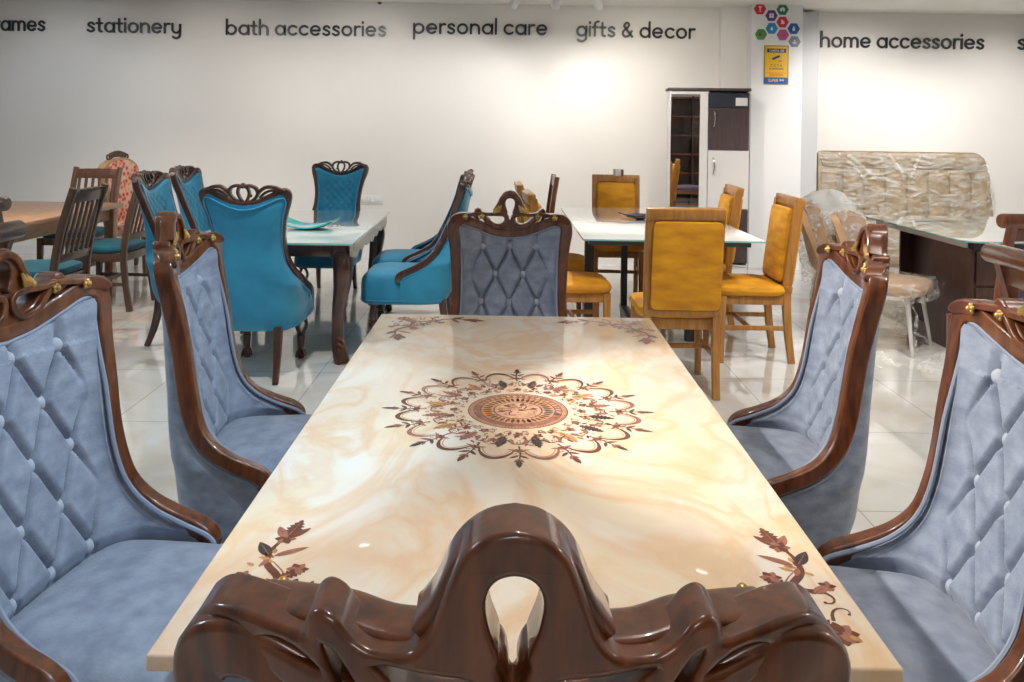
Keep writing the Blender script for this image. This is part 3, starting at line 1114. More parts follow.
            out[i][j] = p + nrm * (h * bd) + nrm * (.0015 * noise.noise(Vector((xx * 14, zz * 14, p.y * 14))))
            for b_ in bset:
                d = (xx - b_[0]) ** 2 + (zz - b_[1]) ** 2
                if d < best[b_][0] and p.y < -.12:
                    best[b_] = (d, (out[i][j].copy(), nrm.copy()))
    pad = MB()
    pad.grid(out)
    backrest = pad.build('backrest', fab, root, smooth=60)
    # piping inside the frame
    pp = MB()
    er = [o_[-1] + Vector((-.013, .004, -.003)) for o_ in out[3:-2]]
    el = [Vector((-p.x, p.y, p.z)) for p in er]
    top = [out[1][j] + Vector((0, .010, -.008)) for j in range(3, NU - 2)]
    pp.tube(er[::-1] + top[::-1][1:-1] + el, .0055, n=7)
    pp.build('piping', pip, backrest)
    for b_ in bset:
        d, pn = best[b_]
        if pn is None or d > .0009:
            continue
        bb = MB()
        q = pn[1].to_track_quat('Z', 'Y').to_matrix().to_4x4()
        bb.lathe([(.001, -.006), (.012, -.006), (.0165, -.001), (.0165, .004), (.0125, .0095), (.007, .0125), (.001, .0135)],
                 pn[0] + pn[1] * .001, 14, mx=q)
        bb.build('button', M['button'], backrest)

    # --- outer shell
    oedge = [(p[0] + p[5] * (.3 - .75 * min(1, max(0, (p[2] - .56) / .10))), p[1] - .014, p[2] - .012) for p in half[3:i_sh + 1]][::-1]
    tip = oedge[-1]
    n1 = 40
    e1 = resample(oedge, n1)
    zb = .285
    e2 = [Vector((tip[0] - .012 * (k_ / 10) ** 2, tip[1] + .004, tip[2] + (zb - tip[2]) * k_ / 10)) for k_ in range(1, 11)]
    oe = e1 + e2
    yb = ytop - .016
    oc = []
    for i in range(len(oe)):
        t = i / (len(oe) - 1)
        z = (prof[-1][2] - .012) + (zb - prof[-1][2] + .012) * t
        yy = yb + ((-.262 if blue else -.325) - yb) * t
        oc.append(Vector((0, yy + (.03 * max(0, (t - .85) / .15) ** 2), z)))
    orow = shell_rows(oe, oc, 44, 1.6)
    follow_rail(orow, -.006, -.020, .40)
    ou = MB()
    ou.grid(orow)
    # tuck under, and close the underside
    last = orow[-1]
    und = [[p for p in last], [Vector((p.x * .92, p.y * .92 - .01, zb - .012)) for p in last], [Vector((p.x * .4, p.y * .4 - .08, zb - .013)) for p in last]]
    ou.grid(und)
    outer = ou.build('outer_shell', fab, root, smooth=60)
    po = MB()
    rr_ = [r[-1] + Vector((.004, -.003, -.010)) for r in orow[2:n1]]
    ll_ = [Vector((-p.x, p.y, p.z)) for p in rr_]
    po.tube(rr_[::-1] + [p + Vector((0, -.004, -.010)) for p in orow[1][::-1]][3:-3] + ll_, .0045, n=6)
    po.build('piping', pip, outer)

    # --- seat cushion
    se = MB()
    xw, yf_, yb_ = (.253, .245, -.245) if blue else (.243, .258, -.285)

    def ring(inset, z):
        pts = []
        for k_ in range(56):
            a = 2 * PI * k_ / 56
            c, s = math.cos(a), math.sin(a)
            e_ = 2 / 7
            x = math.copysign(abs(c) ** e_, c) * (xw - inset)
            y = math.copysign(abs(s) ** e_, s)
            y = (yf_ + yb_) / 2 + y * ((yf_ - yb_) / 2 - inset)
            x *= 1 - .10 * max(0, (-.05 - y)) / .2
            pts.append(Vector((x, y, z)))
        return pts
    zt = .455
    lay = [(.10, .270), (.02, .272), (.004, .285), (0, .32), (0, zt - .06), (.003, zt - .03), (.013, zt - .008), (.030, zt + .008), (.055, zt + .018),
           (.10, zt + .028), (.15, zt + .034), (.20, zt + .037), (.225, zt + .038)]
    se.grid([ring(i_, z_) for i_, z_ in lay], close_u=True)
    o_ = len(se.v) - 56
    se.f.append(tuple(range(o_, o_ + 56)))
    se.m.append(0)
    se.f.append(tuple(range(0, 56))[::-1])
    se.m.append(0)
    seat = se.build('seat', fab, root, smooth=50)
    sp = MB()
    sp.tube([p + Vector((0, 0, 0)) for p in ring(-.001, .30)], .004, n=6, closed=True)
    sp.build('piping', pip, seat)

    for q in (-1, 1):
        front_leg(root, q * (.20 if blue else .165), .175, .285, wood)
    for q in (-1, 1):
        b = MB()
        lx = .195 if blue else .150
        pts = catmull([(q * lx, -.235 if blue else -.27, .30), (q * (lx + .002), -.25 if blue else -.285, .19), (q * (lx + .005), -.275 if blue else -.31, .09),
                       (q * (lx + .008), -.30 if blue else -.345, 0)], 6)
        n_ = len(pts)
        b.sweep(pts, Vector((1, 0, 0)), [.024 - .009 * i / (n_ - 1) for i in range(n_)], [.026 - .010 * i / (n_ - 1) for i in range(n_)], n=12, power=5)
        b.build('rear_leg', wood, root)
    return root


G_BLUE = 'grey blue tufted armchairs round the onyx table'
blue0 = make_armchair('blue', 'grey blue tufted armchair seen from behind with its dark carved crest filling the foreground', G_BLUE)
blue0.location = (.010, .915, 0)
dup(blue0, (.018, 3.05, 0), PI, 'grey blue tufted armchair at the far head of the onyx table')
dup(blue0, (-.665, 2.46, 0), R(-85), 'grey blue tufted armchair on the left, farther along the onyx table')
dup(blue0, (-.720, 1.640, 0), R(-98), 'grey blue tufted armchair on the left nearest the camera, cut by the picture edge')
dup(blue0, (.738, 2.42, 0), R(83), 'grey blue tufted armchair on the right, farther along the onyx table')
dup(blue0, (.715, 1.58, 0), R(84), 'grey blue tufted armchair on the right nearest the camera, cut by the picture edge')

G_TURQ = 'turquoise quilted armchairs round the marble glass table'
t0 = make_armchair('turq', 'turquoise armchair with its plain back to the camera at the near table end', G_TURQ)
t0.location = (-1.40, 4.76, 0)
dup(t0, (-1.455, 6.70, 0), PI, 'turquoise quilted armchair facing the camera beyond the far end of its table')
dup(t0, (-1.92, 5.30, 0), R(-90), 'turquoise quilted armchair on the left of its table, the nearer of that side')
dup(t0, (-1.96, 5.97, 0), R(-90), 'turquoise quilted armchair on the left of its table, the farther of that side')
dup(t0, (-.675, 5.42, 0), R(90), 'turquoise armchair in side view right of its table, the nearer of that side')
dup(t0, (-.71, 6.02, 0), R(90), 'turquoise armchair right of its table, mostly hidden behind its neighbour')

# ------------------------------------------------------------------ onyx dining table
TW, TL, TZ = .950, 1.850, .76
tab = thing('dining_table', 'cream onyx dining table with a printed brown medallion, surrounded by grey blue armchairs', 'table', (.036, 1.938, 0), R(-.3))
tb = MB()
tb.box((TW, TL, .022), (0, 0, TZ - .011), bevel=.004, seg=3)


class Ink:
    """flat printed shapes lying in the table top"""

    def __init__(self, mb):
        self.mb = mb
        self.lv = 0

    def z(self):
        self.lv = (self.lv + 1) % 40
        return TZ + .00025 + self.lv * .000012

    def poly(self, pts, mat):
        z = self.z()
        self.mb.add([Vector((x, y, z)) for x, y in pts], [tuple(range(len(pts)))], mat)

    def strip(self, pts, w, mat):
        """pts 2-D, w list of half widths"""
        z = self.z()
        n = len(pts)
        vs = []
        for i in range(n):
            a, b = pts[max(0, i - 1)], pts[min(n - 1, i + 1)]
            dx, dy = b[0] - a[0], b[1] - a[1]
            L = math.hypot(dx, dy) or 1
            nx, ny = -dy / L, dx / L
            vs += [Vector((pts[i][0] + nx * w[i], pts[i][1] + ny * w[i], z)), Vector((pts[i][0] - nx * w[i], pts[i][1] - ny * w[i], z))]
        self.mb.add(vs, [(2 * i, 2 * i + 2, 2 * i + 3, 2 * i + 1) for i in range(n - 1)], mat)

    def stroke(self, pts, w0, w1, mat, mid=None, n=6):
        p = catmull(pts, n)
        N = len(p)
        w = []
        for i in range(N):
            t = i / (N - 1)
            if mid is None:
                w.append(w0 + (w1 - w0) * t)
            else:
                w.append((w0 + (mid - w0) * t * 2) if t < .5 else (mid + (w1 - mid) * (t - .5) * 2))
        self.strip(p, w, mat)

    def ring(self, c, r0, r1, mat, n=72):
        z = self.z()
        vs = []
        for i in range(n):
            a = 2 * PI * i / n
            vs += [Vector((c[0] + r0 * math.cos(a), c[1] + r0 * math.sin(a), z)), Vector((c[0] + r1 * math.cos(a), c[1] + r1 * math.sin(a), z))]
        self.mb.add(vs, [(2 * i, 2 * i + 1, (2 * i + 3) % (2 * n), (2 * i + 2) % (2 * n)) for i in range(n)], mat)

    def disc(self, c, r, mat, n=9):
        self.poly([(c[0] + r * math.cos(2 * PI * i / n), c[1] + r * math.sin(2 * PI * i / n)) for i in range(n)], mat)

    def leaf(self, base, ang, L, w, mat, vein=None, lobes=0):
        ca, sa = math.cos(ang), math.sin(ang)
        left, right = [], []
        n = 14 if lobes else 7
        for i in range(n + 1):
            t = i / n
            ww = w * math.sin(PI * min(1, t ** .8)) ** .8 if 0 < t < 1 else 0
            if lobes and 0 < i < n:
                ww *= 1.15 if i % 2 else .62
            left.append((t * L, ww))
            right.append((t * L - (L * .04 if lobes else 0) * 0, -ww))
        pts = left + right[-2:0:-1]
        z = self.z()
        W = [Vector((base[0] + x * ca - y * sa, base[1] + x * sa + y * ca, z)) for x, y in left]
        V = [Vector((base[0] + x * ca - y * sa, base[1] + x * sa + y * ca, z)) for x, y in right]
        vs = []
        for a, b in zip(W, V):
            vs += [a, b]
        self.mb.add(vs, [(2 * i, 2 * i + 2, 2 * i + 3, 2 * i + 1) for i in range(n)], mat)
        if vein is not None:
            self.strip([(base[0] + L * .08 * ca, base[1] + L * .08 * sa), (base[0] + L * .85 * ca, base[1] + L * .85 * sa)], [w * .09, w * .03], vein)

    def floret(self, c, r, mats, n=5, rot=0.0):
        for i in range(n):
            a = rot + 2 * PI * i / n
            self.leaf(c, a, r, r * .36, mats[i % len(mats)])
        self.disc(c, r * .25, mats[-1], 7)

    def curl(self, base, ang, L, turn, w, mat):
        """a tendril that leaves base and rolls up"""
        pts = [base]
        x, y = base
        a = ang
        for i in range(12):
            st = L / 12 * (1.25 - i * .045)
            x += st * math.cos(a)
            y += st * math.sin(a)
            a += turn * (.06 + .055 * i)
            pts.append((x, y))
        n = len(pts)
        self.strip(pts, [w * (1 - .75 * i / (n - 1)) for i in range(n)], mat)
        self.disc(pts[-1], w * .9, mat, 7)
        return pts


BR, RO, GO, DK, PE = 1, 2, 3, 4, 5
ink = Ink(tb)
mc = (.000, -.028)


def pol(r, a):
    return (mc[0] + r * math.cos(a), mc[1] + r * math.sin(a))


# rosette
ink.ring(mc, 0, .1175, PE)
ink.ring(mc, .1150, .1180, BR)
ink.ring(mc, .1075, .1090, RO)
for i in range(96):
    ink.disc(pol(.1120, 2 * PI * i / 96), .0021, BR, 6)
ink.ring(mc, .088, .105, RO)
ink.ring(mc, .1035, .1052, BR)
for i in range(40):
    a = 2 * PI * (i + .5) / 40
    ink.leaf(pol(.089, a), a, .014, .0045, (PE, GO)[i % 2])
ink.ring(mc, .0865, .0885, BR)
for i in range(36):
    a = 2 * PI * i / 36
    m_ = DK if (i % 36 in (0, 1, 2, 34, 35, 17, 18, 19)) else BR
    ink.leaf(pol(.060, a), a, .025, .0042, m_)
    ink.leaf(pol(.066, a + PI / 36), a + PI / 36, .020, .003, GO)
ink.ring(mc, 0, .057, PE)
ink.ring(mc, .055, .0585, BR)
rnd = random.Random(5)
for i in range(12):
    a = 2 * PI * i / 12
    ink.curl(pol(.016, a), a + .5, .045, 1 if i % 2 else -1, .0022, (BR, DK, RO)[i % 3])
    ink.leaf(pol(.030, a + .26), a + .26, .020, .005, (BR, GO)[i % 2])
for i in range(26):
    ink.disc(pol(rnd.uniform(.01, .052), rnd.uniform(0, 6.28)), rnd.uniform(.0014, .003), rnd.choice((BR, DK, GO)), 6)
ink.floret(mc, .017, (BR, DK), 8)
# flower belt
for i in range(24):
    a = 2 * PI * i / 24
    ink.floret(pol(.150 + .012 * (i % 2), a), .013, ((RO, BR), (BR, RO), (GO, BR))[i % 3], 5, rnd.random())
    ink.curl(pol(.132, a + .06), a + 1.2, .034, -1, .0014, RO)
    ink.curl(pol(.132, a + .16), a - 1.2, .034, 1, .0014, RO)
for i in range(240):
    a = rnd.uniform(0, 2 * PI)
    r = rnd.uniform(.135, .215)
    ink.leaf(pol(r, a), a + rnd.uniform(-1.2, 1.2), rnd.uniform(.010, .022), rnd.uniform(.0018, .0034), rnd.choice((RO, BR, BR, GO, RO)))
for i in range(170):
    ink.disc(pol(rnd.uniform(.128, .222), rnd.uniform(0, 2 * PI)), rnd.uniform(.0012, .0028), rnd.choice((RO, BR, GO)), 6)
# acanthus leaves
for i in range(16):
    a = 2 * PI * (i + .5) / 16
    dark = i in (11, 12, 14, 15, 3, 4)
    ink.leaf(pol(.165, a), a, .062, .0135, DK if dark else (GO if i % 2 else RO), BR, lobes=1)
    for q in (-1, 1):
        ink.curl(pol(.185, a + q * .07), a + q * .55, .048, q * .9, .0020, DK if dark else BR)
        ink.leaf(pol(.178, a + q * .10), a + q * .35, .030, .005, RO)
# scallops with flower finials
for i in range(16):
    a0, a1 = 2 * PI * i / 16, 2 * PI * (i + 1) / 16
    am = (a0 + a1) / 2
    pts = []
    for k_ in range(15):
        t = k_ / 14
        a = a0 + .035 + (a1 - a0 - .07) * t
        r = .236 + .046 * math.sin(PI * t) ** .75
        pts.append(pol(r, a))
    ink.strip(pts, [.0012 + .0046 * math.sin(PI * k_ / 14) for k_ in range(15)], BR if i % 3 else RO)
    p2 = [pol(.230 + .042 * math.sin(PI * k_ / 14) ** .75, a0 + .06 + (a1 - a0 - .12) * k_ / 14) for k_ in range(15)]
    ink.strip(p2, [.0011] * 15, GO)
    # finial between two scallops
    ink.stroke([pol(.215, a0), pol(.25, a0 + .012), pol(.29, a0)], .0022, .0016, BR)
    ink.leaf(pol(.288, a0), a0, .034, .0070, BR if i % 2 else DK, RO, lobes=1)
    for q in (-1, 1):
        ink.leaf(pol(.262, a0), a0 + q * .9, .026, .0042, BR)
        ink.leaf(pol(.280, a0), a0 + q * .55, .020, .0036, RO)
        ink.curl(pol(.236, a0), a0 + q * 1.2, .036, -q, .0020, BR)
        ink.leaf(pol(.240, a0), a0 + q * 1.9, .026, .0036, RO)
    ink.floret(pol(.240, a0), .012, (RO, BR), 5, a0)


# corner flourishes: an acanthus spray along both edges
def corner(sx, sy):
    ox, oy = sx * (TW / 2 - (.030 if sx > 0 else .066)), sy * (TL / 2 - .046)

    def W(u, v):                       # u runs in along the short edge, v along the long edge
        return (ox - sx * u, oy - sy * v)

    def ang(du, dv):
        return math.atan2(-sy * dv, -sx * du)
    rr = random.Random(3)
    fl = sx * sy
    for swap in (0, 1):
        def S(u, v):
            return W(v, u) if swap else W(u, v)

        def A(du, dv):
            return ang(dv, du) if swap else ang(du, dv)
        tr = fl * (-1 if swap else 1)
        # main S stem
        ink.stroke([S(.030, .02), S(.060, .08), S(.050, .13), S(.022, .17), S(.018, .21), S(.030, .25)], .0045, .002, BR, mid=.0065)
        ink.stroke([S(.036, .03), S(.068, .09), S(.056, .14), S(.030, .175)], .002, .001, RO)
        ink.leaf(S(.030, .245), A(.2, 1), .062, .014, BR, RO, lobes=1)
        ink.leaf(S(.028, .245), A(-.5, 1), .042, .008, RO, BR)
        ink.leaf(S(.032, .245), A(.9, 1), .046, .008, BR, RO)
        ink.floret(S(.030, .243), .018, (RO, BR), 6)
        ink.leaf(S(.020, .19), A(-.6, .9), .050, .010, DK, RO)
        ink.leaf(S(.026, .19), A(1, .6), .056, .007, RO, BR)
        ink.leaf(S(.050, .13), A(1, .7), .048, .011, BR, GO, lobes=1)
        ink.floret(S(.072, .155), .017, (BR, RO), 6)
        ink.curl(S(.050, .12), A(-1, .2), .085, tr * 1.0, .0034, BR)
        ink.leaf(S(.022, .115), A(-.8, .6), .034, .008, RO, BR)
        ink.floret(S(-.004, .135), .014, (BR, RO), 5)
        ink.curl(S(.062, .075), A(.8, .7), .080, -tr * 1.0, .0030, RO)
        ink.leaf(S(.085, .085), A(1, .5), .044, .009, BR, RO, lobes=1)
        ink.floret(S(.115, .075), .015, (RO, BR), 5)
        ink.curl(S(.02, .05), A(-.2, 1), .06, tr, .0028, BR)
        for j in range(16):
            u, v = rr.uniform(-.005, .10), rr.uniform(.01, .20)
            if u > .03 + (.2 - v) * .5:
                u *= .4
            ink.leaf(S(u, v), rr.uniform(0, 6.28), rr.uniform(.014, .026), rr.uniform(.003, .005), rr.choice((BR, RO, RO, GO)))
    ink.floret(W(.022, .022), .026, (BR, RO), 8)
    ink.leaf(W(.02, .02), ang(1, 1), .075, .018, BR, RO, lobes=1)


for sx_ in (-1, 1):
    for sy_ in (-1, 1):
        corner(sx_, sy_)
tb.build('tabletop', [M['onyx'], M['ink_brown'], M['ink_rose'], M['ink_gold'], M['ink_dark'], M['ink_peach']], tab, smooth=30, normals=False)
b = MB()
for q in (-1, 1):
    b.box((TW - .16, .024, .075), (0, q * (TL / 2 - .09), TZ - .022 - .0375), bevel=.004)
    b.box((.024, TL - .20, .075), (q * (TW / 2 - .09), 0, TZ - .022 - .0375), bevel=.004)
b.build('apron', M['walnut'], tab)
for qx in (-1, 1):
    for qy in (-1, 1):
        b = MB()
        x_, y_ = qx * (TW / 2 - .095), qy * (TL / 2 - .095)
        b.box((.085, .085, .10), (x_, y_, TZ - .022 - .05), bevel=.006)
        pts = catmull([(x_, y_, .64), (x_ + qx * .012, y_ + qy * .012, .56), (x_ + qx * .004, y_ + qy * .004, .38), (x_ - qx * .004, y_ - qy * .004, .2),
                       (x_ + qx * .004, y_ + qy * .004, .07), (x_ + qx * .014, y_ + qy * .014, 0)], 6)
        n_ = len(pts)
        ws = [.045, .048, .036, .026, .024, .034]
        wl = [p[0] for p in catmull([(w,) for w in ws], 6)]
        b.sweep(pts, Vector((1, 0, 0)), wl, wl, n=14, power=3)
        b.build('leg', M['walnut'], tab)

# ------------------------------------------------------------------ small geometry helper for upholstered blocks


def pillow(mb, sx, sy, h, loc, crown=.02, mx=None, n=14, power=5, mat=0):
    """soft cushion: rounded plan, rounded edge, crowned top (built lying flat, top towards +z)"""
    def ring(ins, z):
        pts = []
        for k_ in range(40):
            a = 2 * PI * k_ / 40
            c, s = math.cos(a), math.sin(a)
            x = math.copysign(abs(c) ** (2 / power), c) * max(.002, sx / 2 - ins)
            y = math.copysign(abs(s) ** (2 / power), s) * max(.002, sy / 2 - ins)
            p = Vector((x, y, z))
            p = (mx @ p) if mx is not None else p
            pts.append(p + Vector(loc))
        return pts
    e = min(h * .45, .03)
    m_ = min(sx, sy) / 2
    lay = [(m_ * .9, 0), (e, 0), (e * .3, e * .3), (0, e), (0, h - e), (e * .3, h - e * .3), (e, h)]
    for t in (.3, .5, .7, .85, .97):
        lay.append((e + (m_ - e) * t, h + crown * (1 - (1 - t) ** 2)))
    o = len(mb.v)
    mb.grid([ring(i, z) for i, z in lay], close_u=True, mat=mat)
    N = len(lay)
    mb.f.append(tuple(o + (N - 1) * 40 + k_ for k_ in range(40)))
    mb.f.append(tuple(o + k_ for k_ in range(40))[::-1])
    mb.m += [mat, mat]


def tilt_mx(y, z, ang):
    """frame of a reclined back: local x across, local y up along the back, local z towards the sitter"""
    up = Vector((0, -math.sin(ang), math.cos(ang)))
    fw = Vector((0, math.cos(ang), math.sin(ang)))
    m = Matrix(((1, 0, 0), (0, 0, 0), (0, 0, 0))).to_4x4()
    m = Matrix.Identity(4)
    m.col[0] = (1, 0, 0, 0)
    m.col[1] = (0, up.y, up.z, 0)
    m.col[2] = (0, fw.y, fw.z, 0)
    m.col[3] = (0, y, z, 1)
    return m


# ------------------------------------------------------------------ mustard chairs
G_YEL = 'mustard velvet chairs round the white glass table'


def make_mustard(label):
    t = thing('padded_dining_chair', label, 'chair', (0, 0, 0), 0, G_YEL)
    W_, D_ = .43, .42
    # rear legs carry on as the stiles of the back
    for q in (-1, 1):
        b = MB()
        pts = [(q * .182, -.235, 0), (q * .182, -.208, .22), (q * .182, -.200, .44), (q * .186, -.225, .70), (q * .186, -.269, .985)]
        p2 = catmull(pts, 5)
        n_ = len(p2)
        b.sweep(p2, Vector((1, 0, 0)), [.019 + .003 * i / n_ for i in range(n_)], [.020 + .006 * min(1, 2 * i / n_) for i in range(n_)], n=12, power=7)
        b.build('rear_leg', M['teak'], t)
        b = MB()
        b.bar((q * .185, .195, .415), (q * .187, .200, 0), .046, .046, w2=.032, d2=.032, bevel_power=7)
        b.build('front_leg', M['teak'], t)
    b = MB()
    ang = .13
    mx = tilt_mx(-.206, .45, ang)
    b.box((.346, .565, .030), (0, .278, 0), mx=mx, bevel=.004)
    b.box((.414, .062, .050), (0, .538, 0), mx=mx, bevel=.006)
    b.box((.414, .040, .044), (0, .005, 0), mx=mx, bevel=.005)
    b.build('back_frame', M['teak'], t)
    b = MB()
    pillow(b, .335, .465, .050, mx @ Vector((0, .266, .014)), .010, mx=mx.to_3x3().to_4x4(), power=12)
    b.build('back_pad', M['mustard'], t)
    b = MB()
    mr = mx.to_3x3().to_4x4() @ Matrix.Rotation(PI, 4, 'Y')
    pillow(b, .372, .480, .022, mx @ Vector((.012, .262, -.014)), .004, mx=mr, power=14)
    b.build('rear_pad', M['mustard'], t)
    b = MB()
    pillow(b, .455, .445, .062, (0, .012, .413), .026, power=6)
    b.build('seat', M['mustard'], t)
    b = MB()
    for q in (-1, 1):
        b.box((.022, .38, .058), (q * .186, 0, .388), bevel=.003)
        b.box((.35, .022, .058), (0, q * .19, .388), bevel=.003)
    b.build('seat_frame', M['teak'], t)
    for q in (-1, 1):
        b = MB()
        b.box((.018, .41, .028), (q * .184, -.01, .215), bevel=.003)
        b.build('stretcher', M['teak'], t)
    b = MB()
    b.box((.36, .018, .028), (0, .02, .215), bevel=.003)
    b.build('stretcher', M['teak'], t)
    return t


y0_ = make_mustard('mustard velvet chair with its padded back to the camera, just beyond the onyx table')
y0_.location = (.945, 4.52, 0)
dup(y0_, (1.53, 5.15, 0), R(90), 'mustard velvet chair in side view right of the white table, the nearer of two')
dup(y0_, (1.40, 5.97, 0), R(87), 'mustard velvet chair before the wardrobe, mostly hidden by the chair backed to the camera')
dup(y0_, (.945, 6.86, 0), R(176), 'mustard velvet chair facing the camera at the far end of the white table')
dup(y0_, (.42, 5.14, 0), R(-86), 'mustard velvet chair left of the white table, its seat beside the blue chair back')
dup(y0_, (.37, 5.93, 0), R(-88), 'mustard velvet chair left of the white table, the farther and mostly hidden one')

# white glass table
t = thing('glass_table', 'white glass topped table with charcoal legs among the mustard chairs', 'table', (1.015, 5.84, 0), R(.4))
GW, GL_ = 1.10, 1.92
b = MB()
b.box((GW, GL_, .012), (0, 0, .752), bevel=.003)
b.build('glass_top', M['frost'], t)
b = MB()
for q in (-1, 1):
    b.box((GW + .002, .004, .010), (0, q * GL_ / 2, .752))
    b.box((.004, GL_ - .004, .010), (q * GW / 2, 0, .752))
b.build('glass_edge', M['glassedge'], t)
b = MB()
for q in (-1, 1):
    b.box((1.0, .04, .045), (0, q * .82, .7235), bevel=.003)
    b.box((.04, 1.62, .045), (q * .48, 0, .7235), bevel=.003)
b.build('top_frame', M['dark'], t)
for lx_, ly_ in ((-.45, -.37), (.235, -.37), (.235, .83)):
    b = MB()
    b.bar((lx_, ly_, .745), (lx_, ly_, 0), .062, .062, bevel_power=9)
    b.build('leg', M['dark'], t)
b = MB()
b.bar((-.06, .62, .745), (-.06, .62, .02), .05, .05, bevel_power=9)
b.box((.06, .70, .02), (-.06, .30, .010), bevel=.003)
b.build('centre_post', M['dark'], t)

# dark dish on the white table
t = thing('leaf_dish', 'dark curved leaf shaped dish on the white glass table', 'dish', (P(637, 217, z=.76).x, 5.95, .7585), R(12))
b = MB()
rows = []
for i in range(13):
    u = -1 + 2 * i / 12
    row = []
    for j in range(9):
        v = -1 + 2 * j / 8
        wv = .075 * (1 - abs(u) ** 2.2) + .006
        z = .010 + .045 * abs(u) ** 2.0 + .030 * (v * v) * (1 - abs(u))
        row.append(Vector((u * .17, v * wv, z)))
    rows.append(row)
b.grid(rows)
b.grid([[p - Vector((0, 0, .008)) for p in r] for r in rows], flip=True)
b.grid([[rows[i][j] - Vector((0, 0, .008 * k_)) for i, j in [(i, 0) for i in range(13)] + [(12, j) for j in range(1, 9)] +
         [(i, 8) for i in range(11, -1, -1)] + [(0, j) for j in range(7, 0, -1)]] for k_ in (0, 1)], close_u=True)
b.lathe([(.03, 0), (.036, .004), (.02, .012)], (0, 0, 0), 16)
b.build('dish', M['blackdish'], t)

# ------------------------------------------------------------------ turquoise set: table and dish
t = thing('marble_glass_table', 'pale marbled glass table on dark carved legs among the turquoise chairs', 'table', (-1.405, 5.57, 0), R(1.4))
MW, ML, MZ = 1.0, 1.76, .735
b = MB()
b.box((MW, ML, .014), (0, 0, MZ - .007), bevel=.003)
b.build('glass_top', M['teal_marble'], t)
b = MB()
for q in (-1, 1):
    b.box((MW + .002, .004, .012), (0, q * ML / 2, MZ - .007))
    b.box((.004, ML - .004, .012), (q * MW / 2, 0, MZ - .007))
b.build('glass_edge', M['glassedge'], t)


def scallop_apron(mb, x0, y0, x1, y1, depth, thick, n=6):
    """carved apron with a scalloped lower edge between two points"""
    L = math.hypot(x1 - x0, y1 - y0)
    ol = [(0, 0), (L, 0)]
    m_ = n * 8
    for i in range(m_ + 1):
        s = L * (1 - i / m_)
        u = i / m_ * n
        ol.append((s, -depth * (.62 + .22 * abs(math.sin(PI * u)) + .16 * math.cos(2 * PI * i / m_) ** 2)))
    d = Vector((x1 - x0, y1 - y0, 0)) / L
    mx = Matrix.Identity(4)
    mx.col[0] = (d.x, d.y, 0, 0)
    mx.col[1] = (0, 0, 1, 0)
    mx.col[2] = (d.y, -d.x, 0, 0)
    mx.col[3] = (x0, y0, MZ - .014, 1)
    mb.prism(ol, -thick / 2, thick / 2, mx)
    for i in range(n):
        s = L * (i + .5) / n
        c = mx @ Vector((s, -depth * .42, thick * .5))
        mb.ball(c, depth * .22, 6, scale=(1 if abs(d.x) > .5 else .5, 1 if abs(d.y) > .5 else .5, .8))


for q in (-1, 1):
    b = MB()
    if q < 0:
        b.box((MW - .22, .03, .085), (0, -(ML / 2 - .13), MZ - .014 - .0425), bevel=.004)
    else:
        b.box((MW - .22, .03, .085), (0, ML / 2 - .13, MZ - .014 - .0425), bevel=.004)
    b.build('end_apron', M['rosewood'], t)
    b = MB()
    scallop_apron(b, q * (MW / 2 - .022), -q * -(ML / 2 - .10), q * (MW / 2 - .022), -q * (ML / 2 - .10), .10, .026, 7)
    b.build('carved_apron', M['apron_white'], t)
for qx in (-1, 1):
    for qy in (-1, 1):
        x_, y_ = qx * (MW / 2 - .10), qy * (ML / 2 - .15)
        b = MB()
        b.box((.10, .10, .09), (x_, y_, MZ - .014 - .045), bevel=.008)
        pts = [(x_ + qx * 0, y_, .66), (x_ + qx * .022, y_ + qy * .016, .585), (x_ + qx * .016, y_ + qy * .012, .46), (x_ - qx * .006, y_, .30),
               (x_ - qx * .008, y_, .16), (x_ + qx * .008, y_ + qy * .006, .06), (x_ + qx * .026, y_ + qy * .012, 0)]
        p2 = catmull(pts, 6)
        wl = [w_[0] for w_ in catmull([(w_,) for w_ in (.052, .060, .050, .036, .034, .042, .044)], 6)]
        b.sweep(p2, Vector((1, 0, 0)), wl, wl, n=16, power=3)
        leg = b.build('leg', M['rosewood'], t)
        b = MB()
        # carved leaf on the knee and scroll on the foot
        cx_, cy_ = x_ + qx * .045, y_ + qy * .045
        for k_ in range(5):
            z_ = .60 - .035 * k_
            b.tube(catmull([(cx_ - qx * .03, cy_ + qy * .010, z_ + .03), (cx_ + qx * .006, cy_ + qy * .006, z_ + .012), (cx_ + qx * .010, cy_ - qy * .03, z_ - .028)], 5),
                   .009 - .0008 * k_, n=7)
        for k_ in range(3):
            z_ = .13 - .035 * k_
            b.tube(catmull([(cx_ - qx * .045, cy_ - qy * .006, z_ + .03), (cx_ - qx * .018, cy_ - qy * .012, z_ + .01), (cx_ - qx * .016, cy_ - qy * .045, z_ - .02)], 5),
                   .008, n=7)
        b.build('carved_leaf', M['walnut'], leg)
t = thing('serving_dish', 'teal glazed curved serving dish on the marbled glass table', 'dish', (-1.30, 5.33, MZ), R(-6))
b = MB()
rows = []
for i in range(17):
    u = -1 + 2 * i / 16
    rows.append([Vector((u * .185, v * (.115 - .02 * u * u), .010 + .050 * abs(u) ** 2.4 + .012 * v * v)) for v in [-1 + 2 * j / 8 for j in range(9)]])
b.grid(rows)
b.grid([[p - Vector((0, 0, .009)) for p in r] for r in rows], flip=True)
bd = [(i, 0) for i in range(17)] + [(16, j) for j in range(1, 9)] + [(i, 8) for i in range(15, -1, -1)] + [(0, j) for j in range(7, 0, -1)]
b.grid([[rows[i][j] - Vector((0, 0, .009 * k_)) for i, j in bd] for k_ in (0, 1)], close_u=True)
b.build('dish', M['tealdish'], t)

